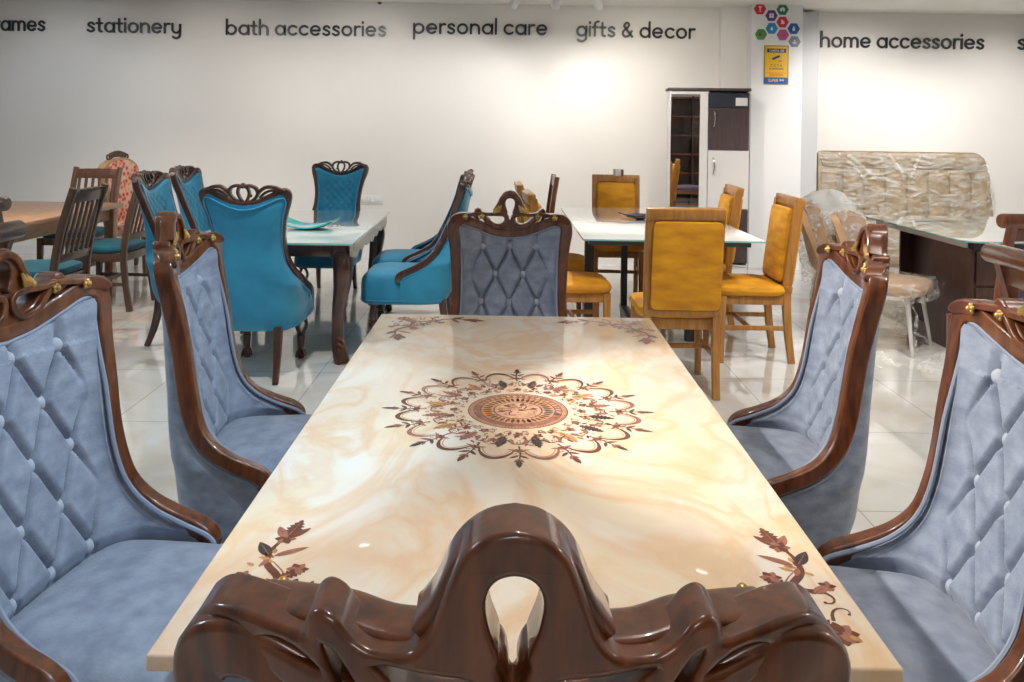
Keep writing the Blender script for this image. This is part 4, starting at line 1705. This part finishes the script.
# ------------------------------------------------------------------ slatted chairs and tan table
G_SLAT = 'slatted chairs round the tan wooden table'


def make_slat(label, wood, cloth, nslat=6, roll=False, name='slatted_chair', group=G_SLAT, top=-.325):
    t = thing(name, label, 'chair', (0, 0, 0), 0, group)
    hw = .20
    for q in (-1, 1):
        b = MB()
        p2 = catmull([(q * hw, -.255, 0), (q * hw, -.215, .25), (q * hw, -.205, .45), (q * hw, -.245 - (top + .325) * -.35, .72), (q * hw, top, 1.0)], 5)
        b.sweep(p2, Vector((1, 0, 0)), .0185, .021, n=12, power=7)
        b.build('rear_leg', wood, t)
        b = MB()
        b.bar((q * hw, .20, .43), (q * hw, .20, 0), .044, .044, w2=.034, d2=.034, bevel_power=7)
        b.build('front_leg', wood, t)
    mx = tilt_mx(-.222, .55, .215 + (top + .325) * -2.2)
    b = MB()
    b.box((.40, .075, .024), (0, .40, 0), mx=mx, bevel=.005)
    for k_ in range(5):
        b.box((.08, .012, .022), (-.16 + .08 * k_, .44 + .005 * math.cos((k_ - 2) * .7), 0), mx=mx, bevel=.003)
    b.build('top_rail', wood, t)
    if roll:
        b = MB()
        b.lathe([(.001, -.265), (.030, -.265), (.036, -.255), (.036, .255), (.030, .265), (.001, .265)], (0, -.325, 1.005), 20,
                mx=Matrix.Rotation(PI / 2, 4, 'Y'))
        b.build('roll_crest', wood, t)
    b = MB()
    b.box((.38, .05, .022), (0, 0, 0), mx=mx, bevel=.004)
    b.build('lower_rail', wood, t)
    if roll:
        b = MB()
        pillow(b, .30, .33, .03, mx @ Vector((0, .20, -.014)), .012, mx=mx.to_3x3().to_4x4())
        b.build('back_pad', cloth, t)
        b = MB()
        for z_ in (.13, .27):
            b.box((.37, .04, .02), (0, z_, -.018), mx=mx, bevel=.003)
        b.build('cross_rail', wood, t)
    else:
        for k_ in range(nslat):
            b = MB()
            b.box((.024, .36, .013), (-.155 + .31 * k_ / (nslat - 1), .195, 0), mx=mx, bevel=.002)
            b.build('slat', wood, t)
    b = MB()
    pillow(b, .445, .43, .055, (0, .005, .43), .022)
    b.build('seat', cloth, t)
    b = MB()
    for q in (-1, 1):
        b.box((.022, .38, .06), (q * hw, 0, .40), bevel=.003)
        b.box((.38, .022, .06), (0, q * .20, .40), bevel=.003)
    b.build('seat_frame', wood, t)
    for q in (-1, 1):
        b = MB()
        b.box((.018, .42, .026), (q * hw, -.01, .20), bevel=.003)
        b.build('stretcher', wood, t)
    b = MB()
    b.box((.39, .018, .026), (0, .02, .20), bevel=.003)
    b.build('stretcher', wood, t)
    return t


s0 = make_slat('dark slatted chair with teal seat, nearest the camera at the tan table', M['darkslat'], M['teal'])
s0.location, s0.rotation_euler = (-3.02, 5.25, 0), (0, 0, R(90))
dup(s0, (-3.05, 6.27, 0), R(88), 'dark slatted chair with teal seat, half hidden behind a turquoise chair')
M['brownslat'] = nmat('brown_slat_wood', (0.10, 0.042, 0.024), 0.4, coat=0.4, col2=(0.17, 0.078, 0.045), vscale=8, stretch=(6, 6, 1))
s2 = make_slat('brown slatted chair at the far end of the tan wooden table', M['brownslat'], M['teal'], 6)
s2.location, s2.rotation_euler = (-3.70, 7.00, 0), (0, 0, R(178))

t = thing('wooden_table', 'long tan wooden dining table at the far left', 'table', (-3.64, 5.72, 0), 0)
b = MB()
b.box((1.0, 1.88, .034), (0, 0, .735), bevel=.006)
b.build('tabletop', M['tan'], t)
b = MB()
for q in (-1, 1):
    b.box((.86, .022, .10), (0, q * .87, .668), bevel=.003)
    b.box((.022, 1.74, .10), (q * .43, 0, .668), bevel=.003)
b.build('apron', M['tan'], t)
for qx in (-1, 1):
    for qy in (-1, 1):
        b = MB()
        b.bar((qx * .43, qy * .87, .718), (qx * .43, qy * .87, 0), .085, .085, w2=.060, d2=.060, bevel_power=8)
        b.build('leg', M['tan'], t)

# floral high-backed chair
t = thing('floral_chair', 'high backed chair in red floral cloth behind the tan table', 'chair', (-3.50, 7.78, 0), R(180 + 76))
b = MB()
prof = [(-.21, 0), (.21, 0), (.235, .30), (.24, .48)] + [(.24 * math.cos(a), .50 + .13 * math.sin(a)) for a in [PI * i / 16 for i in range(17)]] + [(-.24, .48), (-.235, .30)]
mxf = tilt_mx(-.20, .44, .12)
b.prism(prof, -.045, .035, mxf)
back = b.build('back', M['beige'], t, smooth=50)
b = MB()
pf = [(x * .86, .02 + y * .93) for x, y in prof]
b.prism(pf, .030, .052, mxf)
b.build('back_pad', M['floral'], t, smooth=50)
b = MB()
rr = random.Random(2)
for k_ in range(9):
    x_ = -.12 + .03 * k_
    c = mxf @ Vector((x_, .635 + .035 * math.cos(x_ * 12), 0))
    b.tube([c + Vector((.024 * math.cos(a), rr.uniform(-.004, .004), .024 * math.sin(a))) for a in [2 * PI * i / 10 for i in range(10)]], .009, n=7, closed=True)
b.tube([mxf @ Vector((-.17 + .034 * k_, .60 + .02 * math.cos((k_ - 5) * .5), 0)) for k_ in range(11)], .012, n=8)
b.build('carved_crest', M['darkslat'], t)
b = MB()
pillow(b, .48, .46, .12, (0, .02, .34), .02)
b.build('seat', M['floral'], t)
for qx in (-1, 1):
    for qy in (-1, 1):
        b = MB()
        b.bar((qx * .19, qy * .19, .35), (qx * .195, qy * .205, 0), .05, .05, w2=.032, d2=.032)
        b.build('leg', M['darkslat'], t)

# roll-topped chairs at the two sides of the view
G_ROLL = 'roll topped wooden chairs at the edges of the view'
r0 = make_slat('dark roll topped chair at the left edge, behind the nearest blue armchair', M['darkslat'], M['violet'], roll=True, name='roll_top_chair', group=G_ROLL)
r0.location, r0.rotation_euler = (-2.20, 2.86, 0), (0, 0, R(90))
dup(r0, (-2.745, 4.36, 0), 0, 'dark roll topped chair at the left edge, at the end of the tan table')
r1 = make_slat('red brown roll topped chair at the right edge, the nearer of two', M['mahog'], M['violet'], roll=True, name='roll_top_chair', group=G_ROLL)
r1.location, r1.rotation_euler = (2.06, 2.64, 0), (0, 0, R(-90))
dup(r1, (2.665, 4.26, 0), 0, 'red brown roll topped chair at the right edge before the desk')
r2 = make_slat('red brown chair seen edge on behind the mustard chairs by the wall', M['mahog'], M['red'], name='side_chair', group=None, top=-.262)
r2.location, r2.rotation_euler = (.17, 7.12, 0), (0, 0, R(91))

# ------------------------------------------------------------------ wardrobe with mirror
WY = 8.05
xa, xb = P(671.5, 150, WY).x, P(750, 150, WY).x
WH = P(710, 91, WY).z
t = thing('wardrobe', 'tall wardrobe with mirror, dark and white doors beside the column', 'wardrobe', ((xa + xb) / 2, WY + .175, 0), R(-5))
ww = xb - xa
xm = P(709.5, 150, WY).x - (xa + xb) / 2       # start of the door column
b = MB()
b.box((ww, .19, .06), (0, -.05, .03))
b.box((.018, .21, WH - .06), (-ww / 2 + .009, -.06, .06 + (WH - .06) / 2))
b.box((.018, .21, WH - .06), (ww / 2 - .009, -.06, .06 + (WH - .06) / 2))
b.box((ww, .012, WH - .06), (0, .039, .06 + (WH - .06) / 2))
b.box((ww - .03, .19, .018), (0, -.06, .075))
b.box((.018, .19, WH - .06), (xm, -.06, .06 + (WH - .06) / 2))
b.build('body', M['whitelam'], t, smooth=0)
b = MB()
b.box((ww + .035, .26, .030), (-.008, -.065, WH + .015), bevel=.008)
b.build('top_board', M['wenge'], t)
# mirror door
ml, mr_ = -ww / 2 + .002, xm - .004
md = MB()
md.box((mr_ - ml, .018, WH - .07), ((ml + mr_) / 2, -.166, .065 + (WH - .07) / 2), bevel=.002)
door = md.build('door', M['whitelam'], t, smooth=0)
m0, m1 = P(672.5, 150, WY).x - (xa + xb) / 2, P(701, 150, WY).x - (xa + xb) / 2
b = MB()
b.box((m1 - m0, .004, 1.50), ((m0 + m1) / 2, -.177, P(685, 94, WY).z - .75))
b.build('mirror', M['mirror'], door, smooth=0)
dl, dr = xm + .002, ww / 2 - .006
zt_ = P(730, 93, WY).z
z1_, z2_, z3_ = P(730, 108, WY).z, P(730, 150.5, WY).z, P(730, 209, WY).z


def door_panel(nm, z_lo, z_hi, mat):
    b = MB()
    b.box((dr - dl, .018, z_hi - z_lo - .004), ((dl + dr) / 2, -.166, (z_lo + z_hi) / 2), bevel=.002)
    return b.build(nm, mat, t, smooth=0)


M['navylam'] = nmat('navy_laminate', (0.022, 0.028, 0.048), 0.4)
door_panel('top_panel', z1_, zt_, M['navylam'])
d1 = door_panel('door', z2_, z1_, M['wenge'])
d2 = door_panel('door', z3_, z2_, M['whitelam'])
door_panel('plinth_panel', P(730, 263, WY).z, z3_, M['wenge'])
for dd, ya, yb2 in ((d1, 110.5, 127), (d2, 158, 174)):
    za_, zb_ = P(714, ya, WY).z, P(714, yb2, WY).z
    hx = P(714.5, 140, WY).x - (xa + xb) / 2
    b = MB()
    b.tube(catmull([(hx, -.174, za_), (hx + .004, -.205, za_ - .012), (hx + .012, -.212, (za_ + zb_) / 2), (hx + .004, -.205, zb_ + .012), (hx, -.174, zb_)], 6), .007, n=9)
    b.build('handle', M['chrome'], dd)
b = MB()
lz0, lz1 = P(742, 106, WY).z, P(742, 98, WY).z
b.box((.115, .002, lz0 * -1 + lz1), (P(742.5, 100, WY).x - (xa + xb) / 2, -.177, (lz0 + lz1) / 2))
b.build('paper_label', M['white'], t, smooth=0)

# ------------------------------------------------------------------ desk with glass top
DX0, DX1, DY0, DY1, DZ = 2.82, 4.35, 4.97, 6.46, .765
t = thing('office_desk', 'dark brown desk with a green tinted glass top at the right', 'desk', ((DX0 + DX1) / 2, (DY0 + DY1) / 2, 0))
dw, dd_ = DX1 - DX0, DY1 - DY0
cr_ = .10
ol = []
for cx_, cy_, a0 in ((dw / 2 - cr_, dd_ / 2 - cr_, 0), (-dw / 2 + cr_, dd_ / 2 - cr_, 90), (-dw / 2 + cr_, -dd_ / 2 + cr_, 180), (dw / 2 - cr_, -dd_ / 2 + cr_, 270)):
    ol += arc(cx_, cy_, cr_, a0, a0 + 90, 8)
b = MB()
b.prism(ol, DZ - .012, DZ)
b.build('glass_top', M['desk_glass'], t, smooth=40)
b = MB()
b.grid([[Vector((x * 1.0015, y * 1.0015, z)) for x, y in ol] for z in (DZ - .011, DZ - .001)], close_u=True)
b.build('glass_edge', M['glassedge'], t, smooth=40)
b = MB()
b.box((dw - .20, dd_ - .22, .05), (.02, 0, DZ - .012 - .025), bevel=.003)
b.build('top_board', M['deskwood'], t, smooth=0)
b = MB()
b.box((.020, dd_ - .26, .045), (-dw / 2 + .085, 0, DZ - .036), bevel=.003)
b.build('pale_rail', M['leggrey'], t, smooth=0)
b = MB()
b.box((.44, .50, DZ - .062), (-dw / 2 + .33, -dd_ / 2 + .36, (DZ - .062) / 2), bevel=.003)
b.build('pedestal', M['deskwood'], t, smooth=0)
for k_ in range(3):
    b = MB()
    b.box((.40, .016, .205), (-dw / 2 + .33, -dd_ / 2 + .103, .13 + .225 * k_), bevel=.002)
    dr_ = b.build('drawer', M['deskwood'], t, smooth=0)
    b = MB()
    b.box((.14, .016, .012), (-dw / 2 + .33, -dd_ / 2 + .090, .20 + .225 * k_), bevel=.003)
    b.build('handle', M['dark'], dr_)
b = MB()
b.box((.03, dd_ - .75, DZ - .062), (-dw / 2 + .36, .28, (DZ - .062) / 2))
b.build('side_panel', M['deskwood'], t, smooth=0)
b = MB()
b.box((.44, .50, DZ - .062), (dw / 2 - .33, 0, (DZ - .062) / 2), bevel=.003)
b.build('pedestal', M['deskwood'], t, smooth=0)
b = MB()
b.box((dw - .5, .02, .45), (.0, dd_ / 2 - .16, DZ - .062 - .225))
b.build('modesty_panel', M['deskwood'], t, smooth=0)

# headboard wrapped in film leaning on the back wall behind the desk
HY = 8.60
ha, hb = P(818, 185, HY), P(992, 185, HY)
hz0, hz1 = .004, P(900, 151.5, HY + .1).z
hw_ = hb.x - ha.x
hh = hz1 - hz0
t = thing('headboard', 'taupe channelled headboard wrapped in clear film leaning on the wall behind the desk', 'headboard', ((ha.x + hb.x) / 2, HY, hz0), 0)
t.rotation_euler = (R(-3.5), 0, 0)


def head_outline(sc_=1.0, o=0.0):
    w2, r_ = hw_ / 2 + o, .16
    pts = [(-w2, -o), (w2 + .04, -o)]
    pts += [(w2 - .0, hh * .55)]
    pts += [(x, y) for x, y in arc(w2 - .05 - r_, hh - r_ + o, r_, 5, 90, 8)]
    pts += [(x, y) for x, y in arc(-w2 + .06, hh - .06 + o, .06, 90, 180, 6)]
    return pts


b = MB()
b.prism(head_outline(), -.005, .055, Matrix.Rotation(PI / 2, 4, 'X'))
pan = b.build('panel', M['headcloth'], t, smooth=40)
b = MB()
nch = 8
for row_, (za_, zb_) in enumerate(((.02, .40 * hh), (.40 * hh, .845 * hh))):
    for k_ in range(nch):
        cw = (hw_ - .03) / nch
        cx_ = -hw_ / 2 + .015 + cw * (k_ + .5)
        pillow(b, cw * .90, (zb_ - za_) * .97, .022, (cx_, -.052, (za_ + zb_) / 2), .030, mx=Matrix.Rotation(PI / 2, 4, 'X'), power=8)
b.build('channel_pads', M['headcloth'], pan, smooth=50)
b = MB()
pillow(b, hw_ - .12, .125 * hh, .018, (-.02, -.052, .915 * hh), .014, mx=Matrix.Rotation(PI / 2, 4, 'X'), power=7)
b.build('top_pad', M['headcloth'], pan, smooth=50)


def film_sheet(mb, w_, h_, f, nx=36, ny=22, amp=.012, seed=0.0):
    rows = []
    for i in range(ny + 1):
        row = []
        for j in range(nx + 1):
            p = f(-1 + 2 * j / nx, i / ny)
            n_ = noise.noise(p * 9 + Vector((seed, 0, 0))) + .6 * noise.noise(p * 22 + Vector((0, seed, 0)))
            row.append(p + Vector((.3 * n_, -abs(n_), .4 * n_)) * amp)
        rows.append(row)
    mb.grid(rows)


b = MB()
film_sheet(b, 0, 0, lambda u, v: Vector((u * (hw_ / 2 + .004) * (1 - (.05 + .12 * max(0, (v - .88) / .12) ** 2) * max(0, u) * min(1, max(0, v - .5) * 3)), -.112 + .03 * abs(u) ** 8, .004 + (hh - .02) * v)), 80, 60, .012, 3.1)
b.build('film_wrap', M['film_thick'], t, smooth=20)
b = MB()
for x0_, x1_ in ((-.72, -.46), (-.64, -.34), (-.20, -.02), (.14, .02)):
    b = MB()
    b.sweep([(x0_, -.112, hh - .03), ((x0_ + x1_) / 2, -.122, hh * .88), (x1_, -.122, hh * .76)], Vector((1, 0, .5)), .016, .002, n=8, power=3)
    b.build('tape_strip', M['film_thick'], t)

# ------------------------------------------------------------------ wrapped beige chairs
G_WRAP = 'beige chairs wrapped in clear film by the desk'


def make_wrapped(label, cover=None):
    t = thing('wrapped_chair', label, 'chair', (0, 0, 0), 0, G_WRAP)
    b = MB()

    def back(u, v, o=0.0):
        w_ = (.20 + .035 * v) * (1 - .25 * max(0, v - .75) * abs(u) ** 3) + o
        x = w_ * math.sin(u * 1.25) / math.sin(1.25)
        y = -.20 - .10 * v + .13 * (abs(u) ** 2.2) * (1 - .5 * v) - o
        return Vector((x, y, .40 + .46 * v - .05 * abs(u) ** 4 * v))
    n_, m_ = 20, 14
    fr_ = [[back(-1 + 2 * j / n_, i / m_) for j in range(n_ + 1)] for i in range(m_ + 1)]
    bk = [[p + Vector((p.x * .12, -.045, 0)) for p in r] for r in fr_]
    b.grid(fr_)
    b.grid(bk, flip=True)
    bd_ = [(0, j) for j in range(n_ + 1)] + [(i, n_) for i in range(1, m_ + 1)] + [(m_, j) for j in range(n_ - 1, -1, -1)] + [(i, 0) for i in range(m_ - 1, 0, -1)]
    b.grid([[fr_[i][j] for i, j in bd_], [(fr_[i][j] + bk[i][j]) / 2 + Vector((0, 0, .012 if i == m_ else 0)) for i, j in bd_], [bk[i][j] for i, j in bd_]], close_u=True)
    b.build('back', M['beige'], t, smooth=50)
    b = MB()
    pillow(b, .46, .46, .085, (0, .02, .37), .02, power=3.6)
    b.build('seat', M['beige'], t)
    for qx in (-1, 1):
        for qy in (-1, 1):
            b = MB()
            b.bar((qx * .16, qy * .15 + .01, .375), (qx * .205, qy * .20 + .01, 0), .034, .034, w2=.020, d2=.020, bevel_power=2.2)
            b.build('leg', M['leggrey'], t)
    # film pulled over the back and the seat
    b = MB()
    for s_, seed in ((1, 0.3), (-1, 4.4)) if not cover else ():
        rows = []
        for i in range(17):
            v = -.25 + 1.29 * i / 16
            row = []
            for j in range(29):
                u = -1.04 + 2.08 * j / 28
                p = back(max(-1, min(1, u)), max(0, min(1, v)), .014)
                if v < 0:
                    p = p + Vector((0, 0, v * .46))
                if s_ < 0:
                    p = p + Vector((p.x * .15, -.075, 0))
                k_ = noise.noise(p * 11 + Vector((seed, 0, 0))) + .6 * noise.noise(p * 27)
                p = p + Vector((.2 * k_, (.010 if s_ > 0 else 0) + s_ * abs(k_), .25 * k_)) * .016 + Vector((0, s_ * .012, .018 * max(0, v)))
                row.append(p)
            rows.append(row)
        b.grid(rows)
    if not cover:
        b.build('film_on_back', M['film'], t, smooth=25)
    b = MB()
    rings = []
    for i in range(12):
        tt = i / 11
        row = []
        for k_ in range(48):
            a = 2 * PI * k_ / 48
            rr_ = .04 + tt * .25 if tt < .75 else .2275 + (tt - .75) * .10
            c, s = math.cos(a), math.sin(a)
            x, y = math.copysign(abs(c) ** .6, c) * rr_ * 1.08, math.copysign(abs(s) ** .6, s) * rr_ * 1.08 + .02
            z = .487 - .03 * tt if tt < .75 else .464 - (tt - .75) * (.42 + .16 * noise.noise(Vector((c * 2.2, s * 2.2, 7))))
            p = Vector((x, y, z))
            nn = noise.noise(p * 12) + .5 * noise.noise(p * 30)
            row.append(p + Vector((c * nn * .014, s * nn * .014, abs(nn) * .010)))
        rings.append(row)
    b.grid(rings, close_u=True)
    b.build('film_on_seat', M['film_thick'], t, smooth=25)
    if not cover:
        for x_, y_ in ((.17, .20), (-.20, .02)):
            b = MB()
            rows = []
            for i in range(16):
                v = i / 15
                row = []
                for j in range(9):
                    u = -1 + 2 * j / 8
                    p = Vector((x_ + u * (.055 - .02 * math.sin(PI * v)) * abs(y_) / .2 if y_ > .1 else x_ - .02 * v, y_ + (.02 * v if y_ > .1 else u * .05), .43 - .415 * v))
                    nn = noise.noise(p * 16) + .5 * noise.noise(p * 40)
                    row.append(p + Vector((nn, -nn * .8 + .2 * v, 0)) * .022)
                rows.append(row)
            b.grid(rows)
            b.build('film_tail', M['film'], t, smooth=25)
    if cover:
        b = MB()
        rows = []
        for i in range(15):
            v = .35 + .72 * i / 14
            row = []
            for k_ in range(40):
                a = 2 * PI * k_ / 40
                c, s = math.cos(a), math.sin(a)
                ww_ = .255 * (1 - .9 * max(0, (v - .86) / .21) ** 2)
                dd2 = .10 * (1 - .9 * max(0, (v - .86) / .21) ** 2)
                p = Vector((c * ww_, -.25 - .04 * v + s * dd2, .40 + .50 * v))
                nn = noise.noise(p * 7) + .5 * noise.noise(p * 17)
                row.append(p + Vector((c, s, .5)) * nn * .040)
            rows.append(row)
        b.grid(rows, close_u=True)
        o = len(b.v) - 40
        b.f.append(tuple(range(o, o + 40)))
        b.m.append(0)
        b.build('foam_cover', M['foam'], t, smooth=35)
    return t


w0 = make_wrapped('film wrapped beige chair whose seat shows beside the dark desk')
w0.location, w0.rotation_euler = (2.57, 5.42, 0), (0, 0, R(-132))
dup(w0, (2.57, 6.12, 0), R(-124), 'film wrapped beige chair between the mustard chair and the other wrapped chair')
w2_ = make_wrapped('wrapped chair with a white foam cover behind the desk corner', cover=True)
w2_.location, w2_.rotation_euler = (2.93, 6.98, 0), (0, 0, R(-52))

# loose film on the floor
for nm, x, y, s_, lab in (('plastic_sheet', 2.66, 4.88, .16, 'crumpled heap of clear film on the floor below the wrapped chair'),
                          ('plastic_sheet', 2.32, 4.98, .12, 'smaller scrap of clear film on the floor left of the film heap')):
    b = MB()
    rings = []
    for i in range(10):
        tt = i / 9
        row = []
        for k_ in range(36):
            a = 2 * PI * k_ / 36
            p = Vector((math.cos(a) * s_ * (.05 + tt), math.sin(a) * s_ * (.05 + tt) * .8, 0))
            nn = noise.noise(p * 14 + Vector((x * 5, 0, 0))) + .5 * noise.noise(p * 33)
            z = max(.002, (.10 * s_ / .16 * (1 - tt ** 1.5)) * (.7 + .8 * nn) + .004)
            row.append(p + Vector((0, 0, z)))
        rings.append(row)
    b.grid(rings, close_u=True)
    b.f.append(tuple(range(36)))
    b.m.append(0)
    o = b.build(nm, M['film_thick'], smooth=25)
    o.location = (x, y, 0)
    tag(o, lab, 'plastic film', 'loose film on the floor')

# small block standing on the far mustard chair
t = thing('card_block', 'small grey and brown block on top of the far mustard chair back', 'block', (.985, 7.120, 1.0055), R(20))
b = MB()
b.box((.055, .05, .062), (-.012, 0, .031), bevel=.003)
b.build('block', M['leggrey'], t)
b = MB()
b.box((.022, .052, .058), (.028, 0, .029), bevel=.003)
b.build('brown_side', M['darkslat'], t)

# brown shelf unit behind and right of the viewpoint (seen in the wardrobe mirror)
t = thing('display_shelf', 'brown wooden shelf unit reflected in the wardrobe mirror', 'shelf', (2.30, -.9, 0), R(0))
b = MB()
for q in (-1, 0, 1):
    b.box((.03, .40, 2.1), (q * .85, 0, 1.05))
b.box((1.73, .02, 2.1), (0, -.19, 1.05))
b.build('frame', M['darkslat'], t, smooth=0)
for k_ in range(6):
    b = MB()
    b.box((1.67, .36, .028), (0, .01, .12 + .39 * k_))
    b.build('shelf', M['mahog'], t, smooth=0)

# ------------------------------------------------------------------ spotlights of the showroom and added fill panels


def spot(x, y, tx, ty, tz, power, ang, col=(1, .96, .90), blend=.5, z=CEIL, rad=.035, label=None, drop=.09):
    t = thing('ceiling_spotlight', label or 'white ceiling spotlight', 'light', (x, y, z), 0, 'ceiling spotlights')
    d = (Vector((tx, ty, tz)) - Vector((x, y, z - drop))).normalized()
    q = d.to_track_quat('Z', 'Y').to_matrix().to_4x4()
    b = MB()
    b.lathe([(.045, -.012), (.045, 0)], (0, 0, 0), 18)
    b.lathe([(.010, .01 - drop), (.010, -.01)], (0, 0, 0), 10)
    b.build('mount', M['whitemetal'], t)
    b = MB()
    b.lathe([(.030, -.075), (.040, -.06), (.042, .055), (.038, .06), (.036, .045), (.001, .040)], (0, 0, -drop), 22, mx=q)
    b.build('housing', M['whitemetal'], t)
    b = MB()
    b.lathe([(.001, .046), (.033, .046), (.033, .049), (.001, .049)], (0, 0, -drop), 18, mx=q)
    b.build('lens', M['lamp'], t)
    L = bpy.data.lights.new('spot_lamp', 'SPOT')
    L.energy = power
    L.color = col
    L.spot_size = R(ang)
    L.spot_blend = blend
    L.shadow_soft_size = rad
    lo = bpy.data.objects.new('spot_lamp', L)
    C.objects.link(lo)
    lo.matrix_world = Matrix.Translation(Vector((x, y, z - drop)) + d * .075) @ (-d).to_track_quat('Z', 'Y').to_matrix().to_4x4()
    return t


def panel(x, y, sx, sy, power, col, label):  # unseen ceiling panel with area lamp, added as general fill light
    t = thing('fill_panel', label, 'light', (x, y, CEIL), 0, 'added fill panels')
    b = MB()
    for q in (-1, 1):
        b.box((sx, .02, .02), (0, q * (sy / 2 - .01), -.010))
        b.box((.02, sy, .02), (q * (sx / 2 - .01), 0, -.010))
    b.build('rim', M['whitemetal'], t)
    b = MB()
    b.box((sx - .04, sy - .04, .008), (0, 0, -.008))
    b.build('diffuser', M['panel'], t)
    L = bpy.data.lights.new('fill_lamp', 'AREA')
    L.shape = 'RECTANGLE'
    L.size, L.size_y = sx - .05, sy - .05
    L.energy = power
    L.color = col
    lo = bpy.data.objects.new('fill_lamp', L)
    C.objects.link(lo)
    lo.location = (x, y, CEIL - .03)


WARM, NEUT, COOL = (1, .90, .76), (1, .955, .90), (.56, .79, 1)
# wall washers on the track near the back wall (three heads just show at the top of the view)
for i, (px, en, tx) in enumerate(((515, 44, -.6), (556, 38, .4), (598, 44, 1.25))):
    p = P(px, 0, 7.4)
    spot(p.x, 7.4, tx, YW, 1.2, en, 95, NEUT, .9, drop=.15, label='white spotlight head at the top edge above %s' % ('the words personal care', 'the gap before gifts & decor', 'the word gifts')[i])
WASH = [(-4.6, 6.6, 44, (.85, .93, 1)), (-3.0, 6.6, 58, NEUT), (-1.5, 6.6, 80, NEUT), (1.15, 6.4, 84, WARM), (3.7, 6.9, 180, NEUT), (5.2, 7.0, 120, NEUT)]
for x, y, en, c in WASH:
    spot(x, y, x + (.5 if abs(x - 1.15) < .01 else 0), 8.6, 1.0, en, 95, c, .9, label='white ceiling spotlight washing the back wall')
DOWN = [(-2.6, 4.9, -2.4, 5.0, 90, 80, NEUT), (-.9, 3.7, -.9, 4.2, 130, 75, NEUT), (.80, 6.08, .8, 5.6, 120, 85, NEUT), (1.2, 3.5, 1.2, 4.0, 130, 80, NEUT),
        (2.5, 4.2, 2.75, 5.7, 150, 85, NEUT), (.45, 1.75, -1.02, 1.85, 150, 50, COOL), (-1.55, 2.15, 1.12, 1.85, 420, 34, NEUT), (-.2, 1.6, .1, 1.9, 30, 80, NEUT), (1.6, 1.4, 1.4, 2.2, 60, 80, NEUT),
        (-1.0, 6.5, -1.2, 5.8, 70, 80, NEUT), (-3.2, 5.2, -3.4, 6.4, 110, 85, WARM), (0.25, 1.3, .0, .60, 40, 55, NEUT)]
for x, y, tx, ty, en, an, c in DOWN:
    spot(x, y, tx, ty, .75 if an in (50, 34) else .5, en, an, c, .45, label='white ceiling spotlight aimed down at the furniture')
panel(-3.2, 2.2, 1.2, .6, 34, COOL, 'added flat fill panel over the left aisle')
panel(4.7, 2.2, 1.2, .6, 40, NEUT, 'added flat fill panel over the right aisle')
panel(0, -1.4, 1.2, .6, 12, NEUT, 'added flat fill panel behind the camera')
w = bpy.data.worlds.new('world')
w.use_nodes = True
w.node_tree.nodes['Background'].inputs[0].default_value = (.9, .95, 1, 1)
w.node_tree.nodes['Background'].inputs[1].default_value = 0.05
sc.world = w

sc.cycles.caustics_reflective = False
sc.cycles.caustics_refractive = False
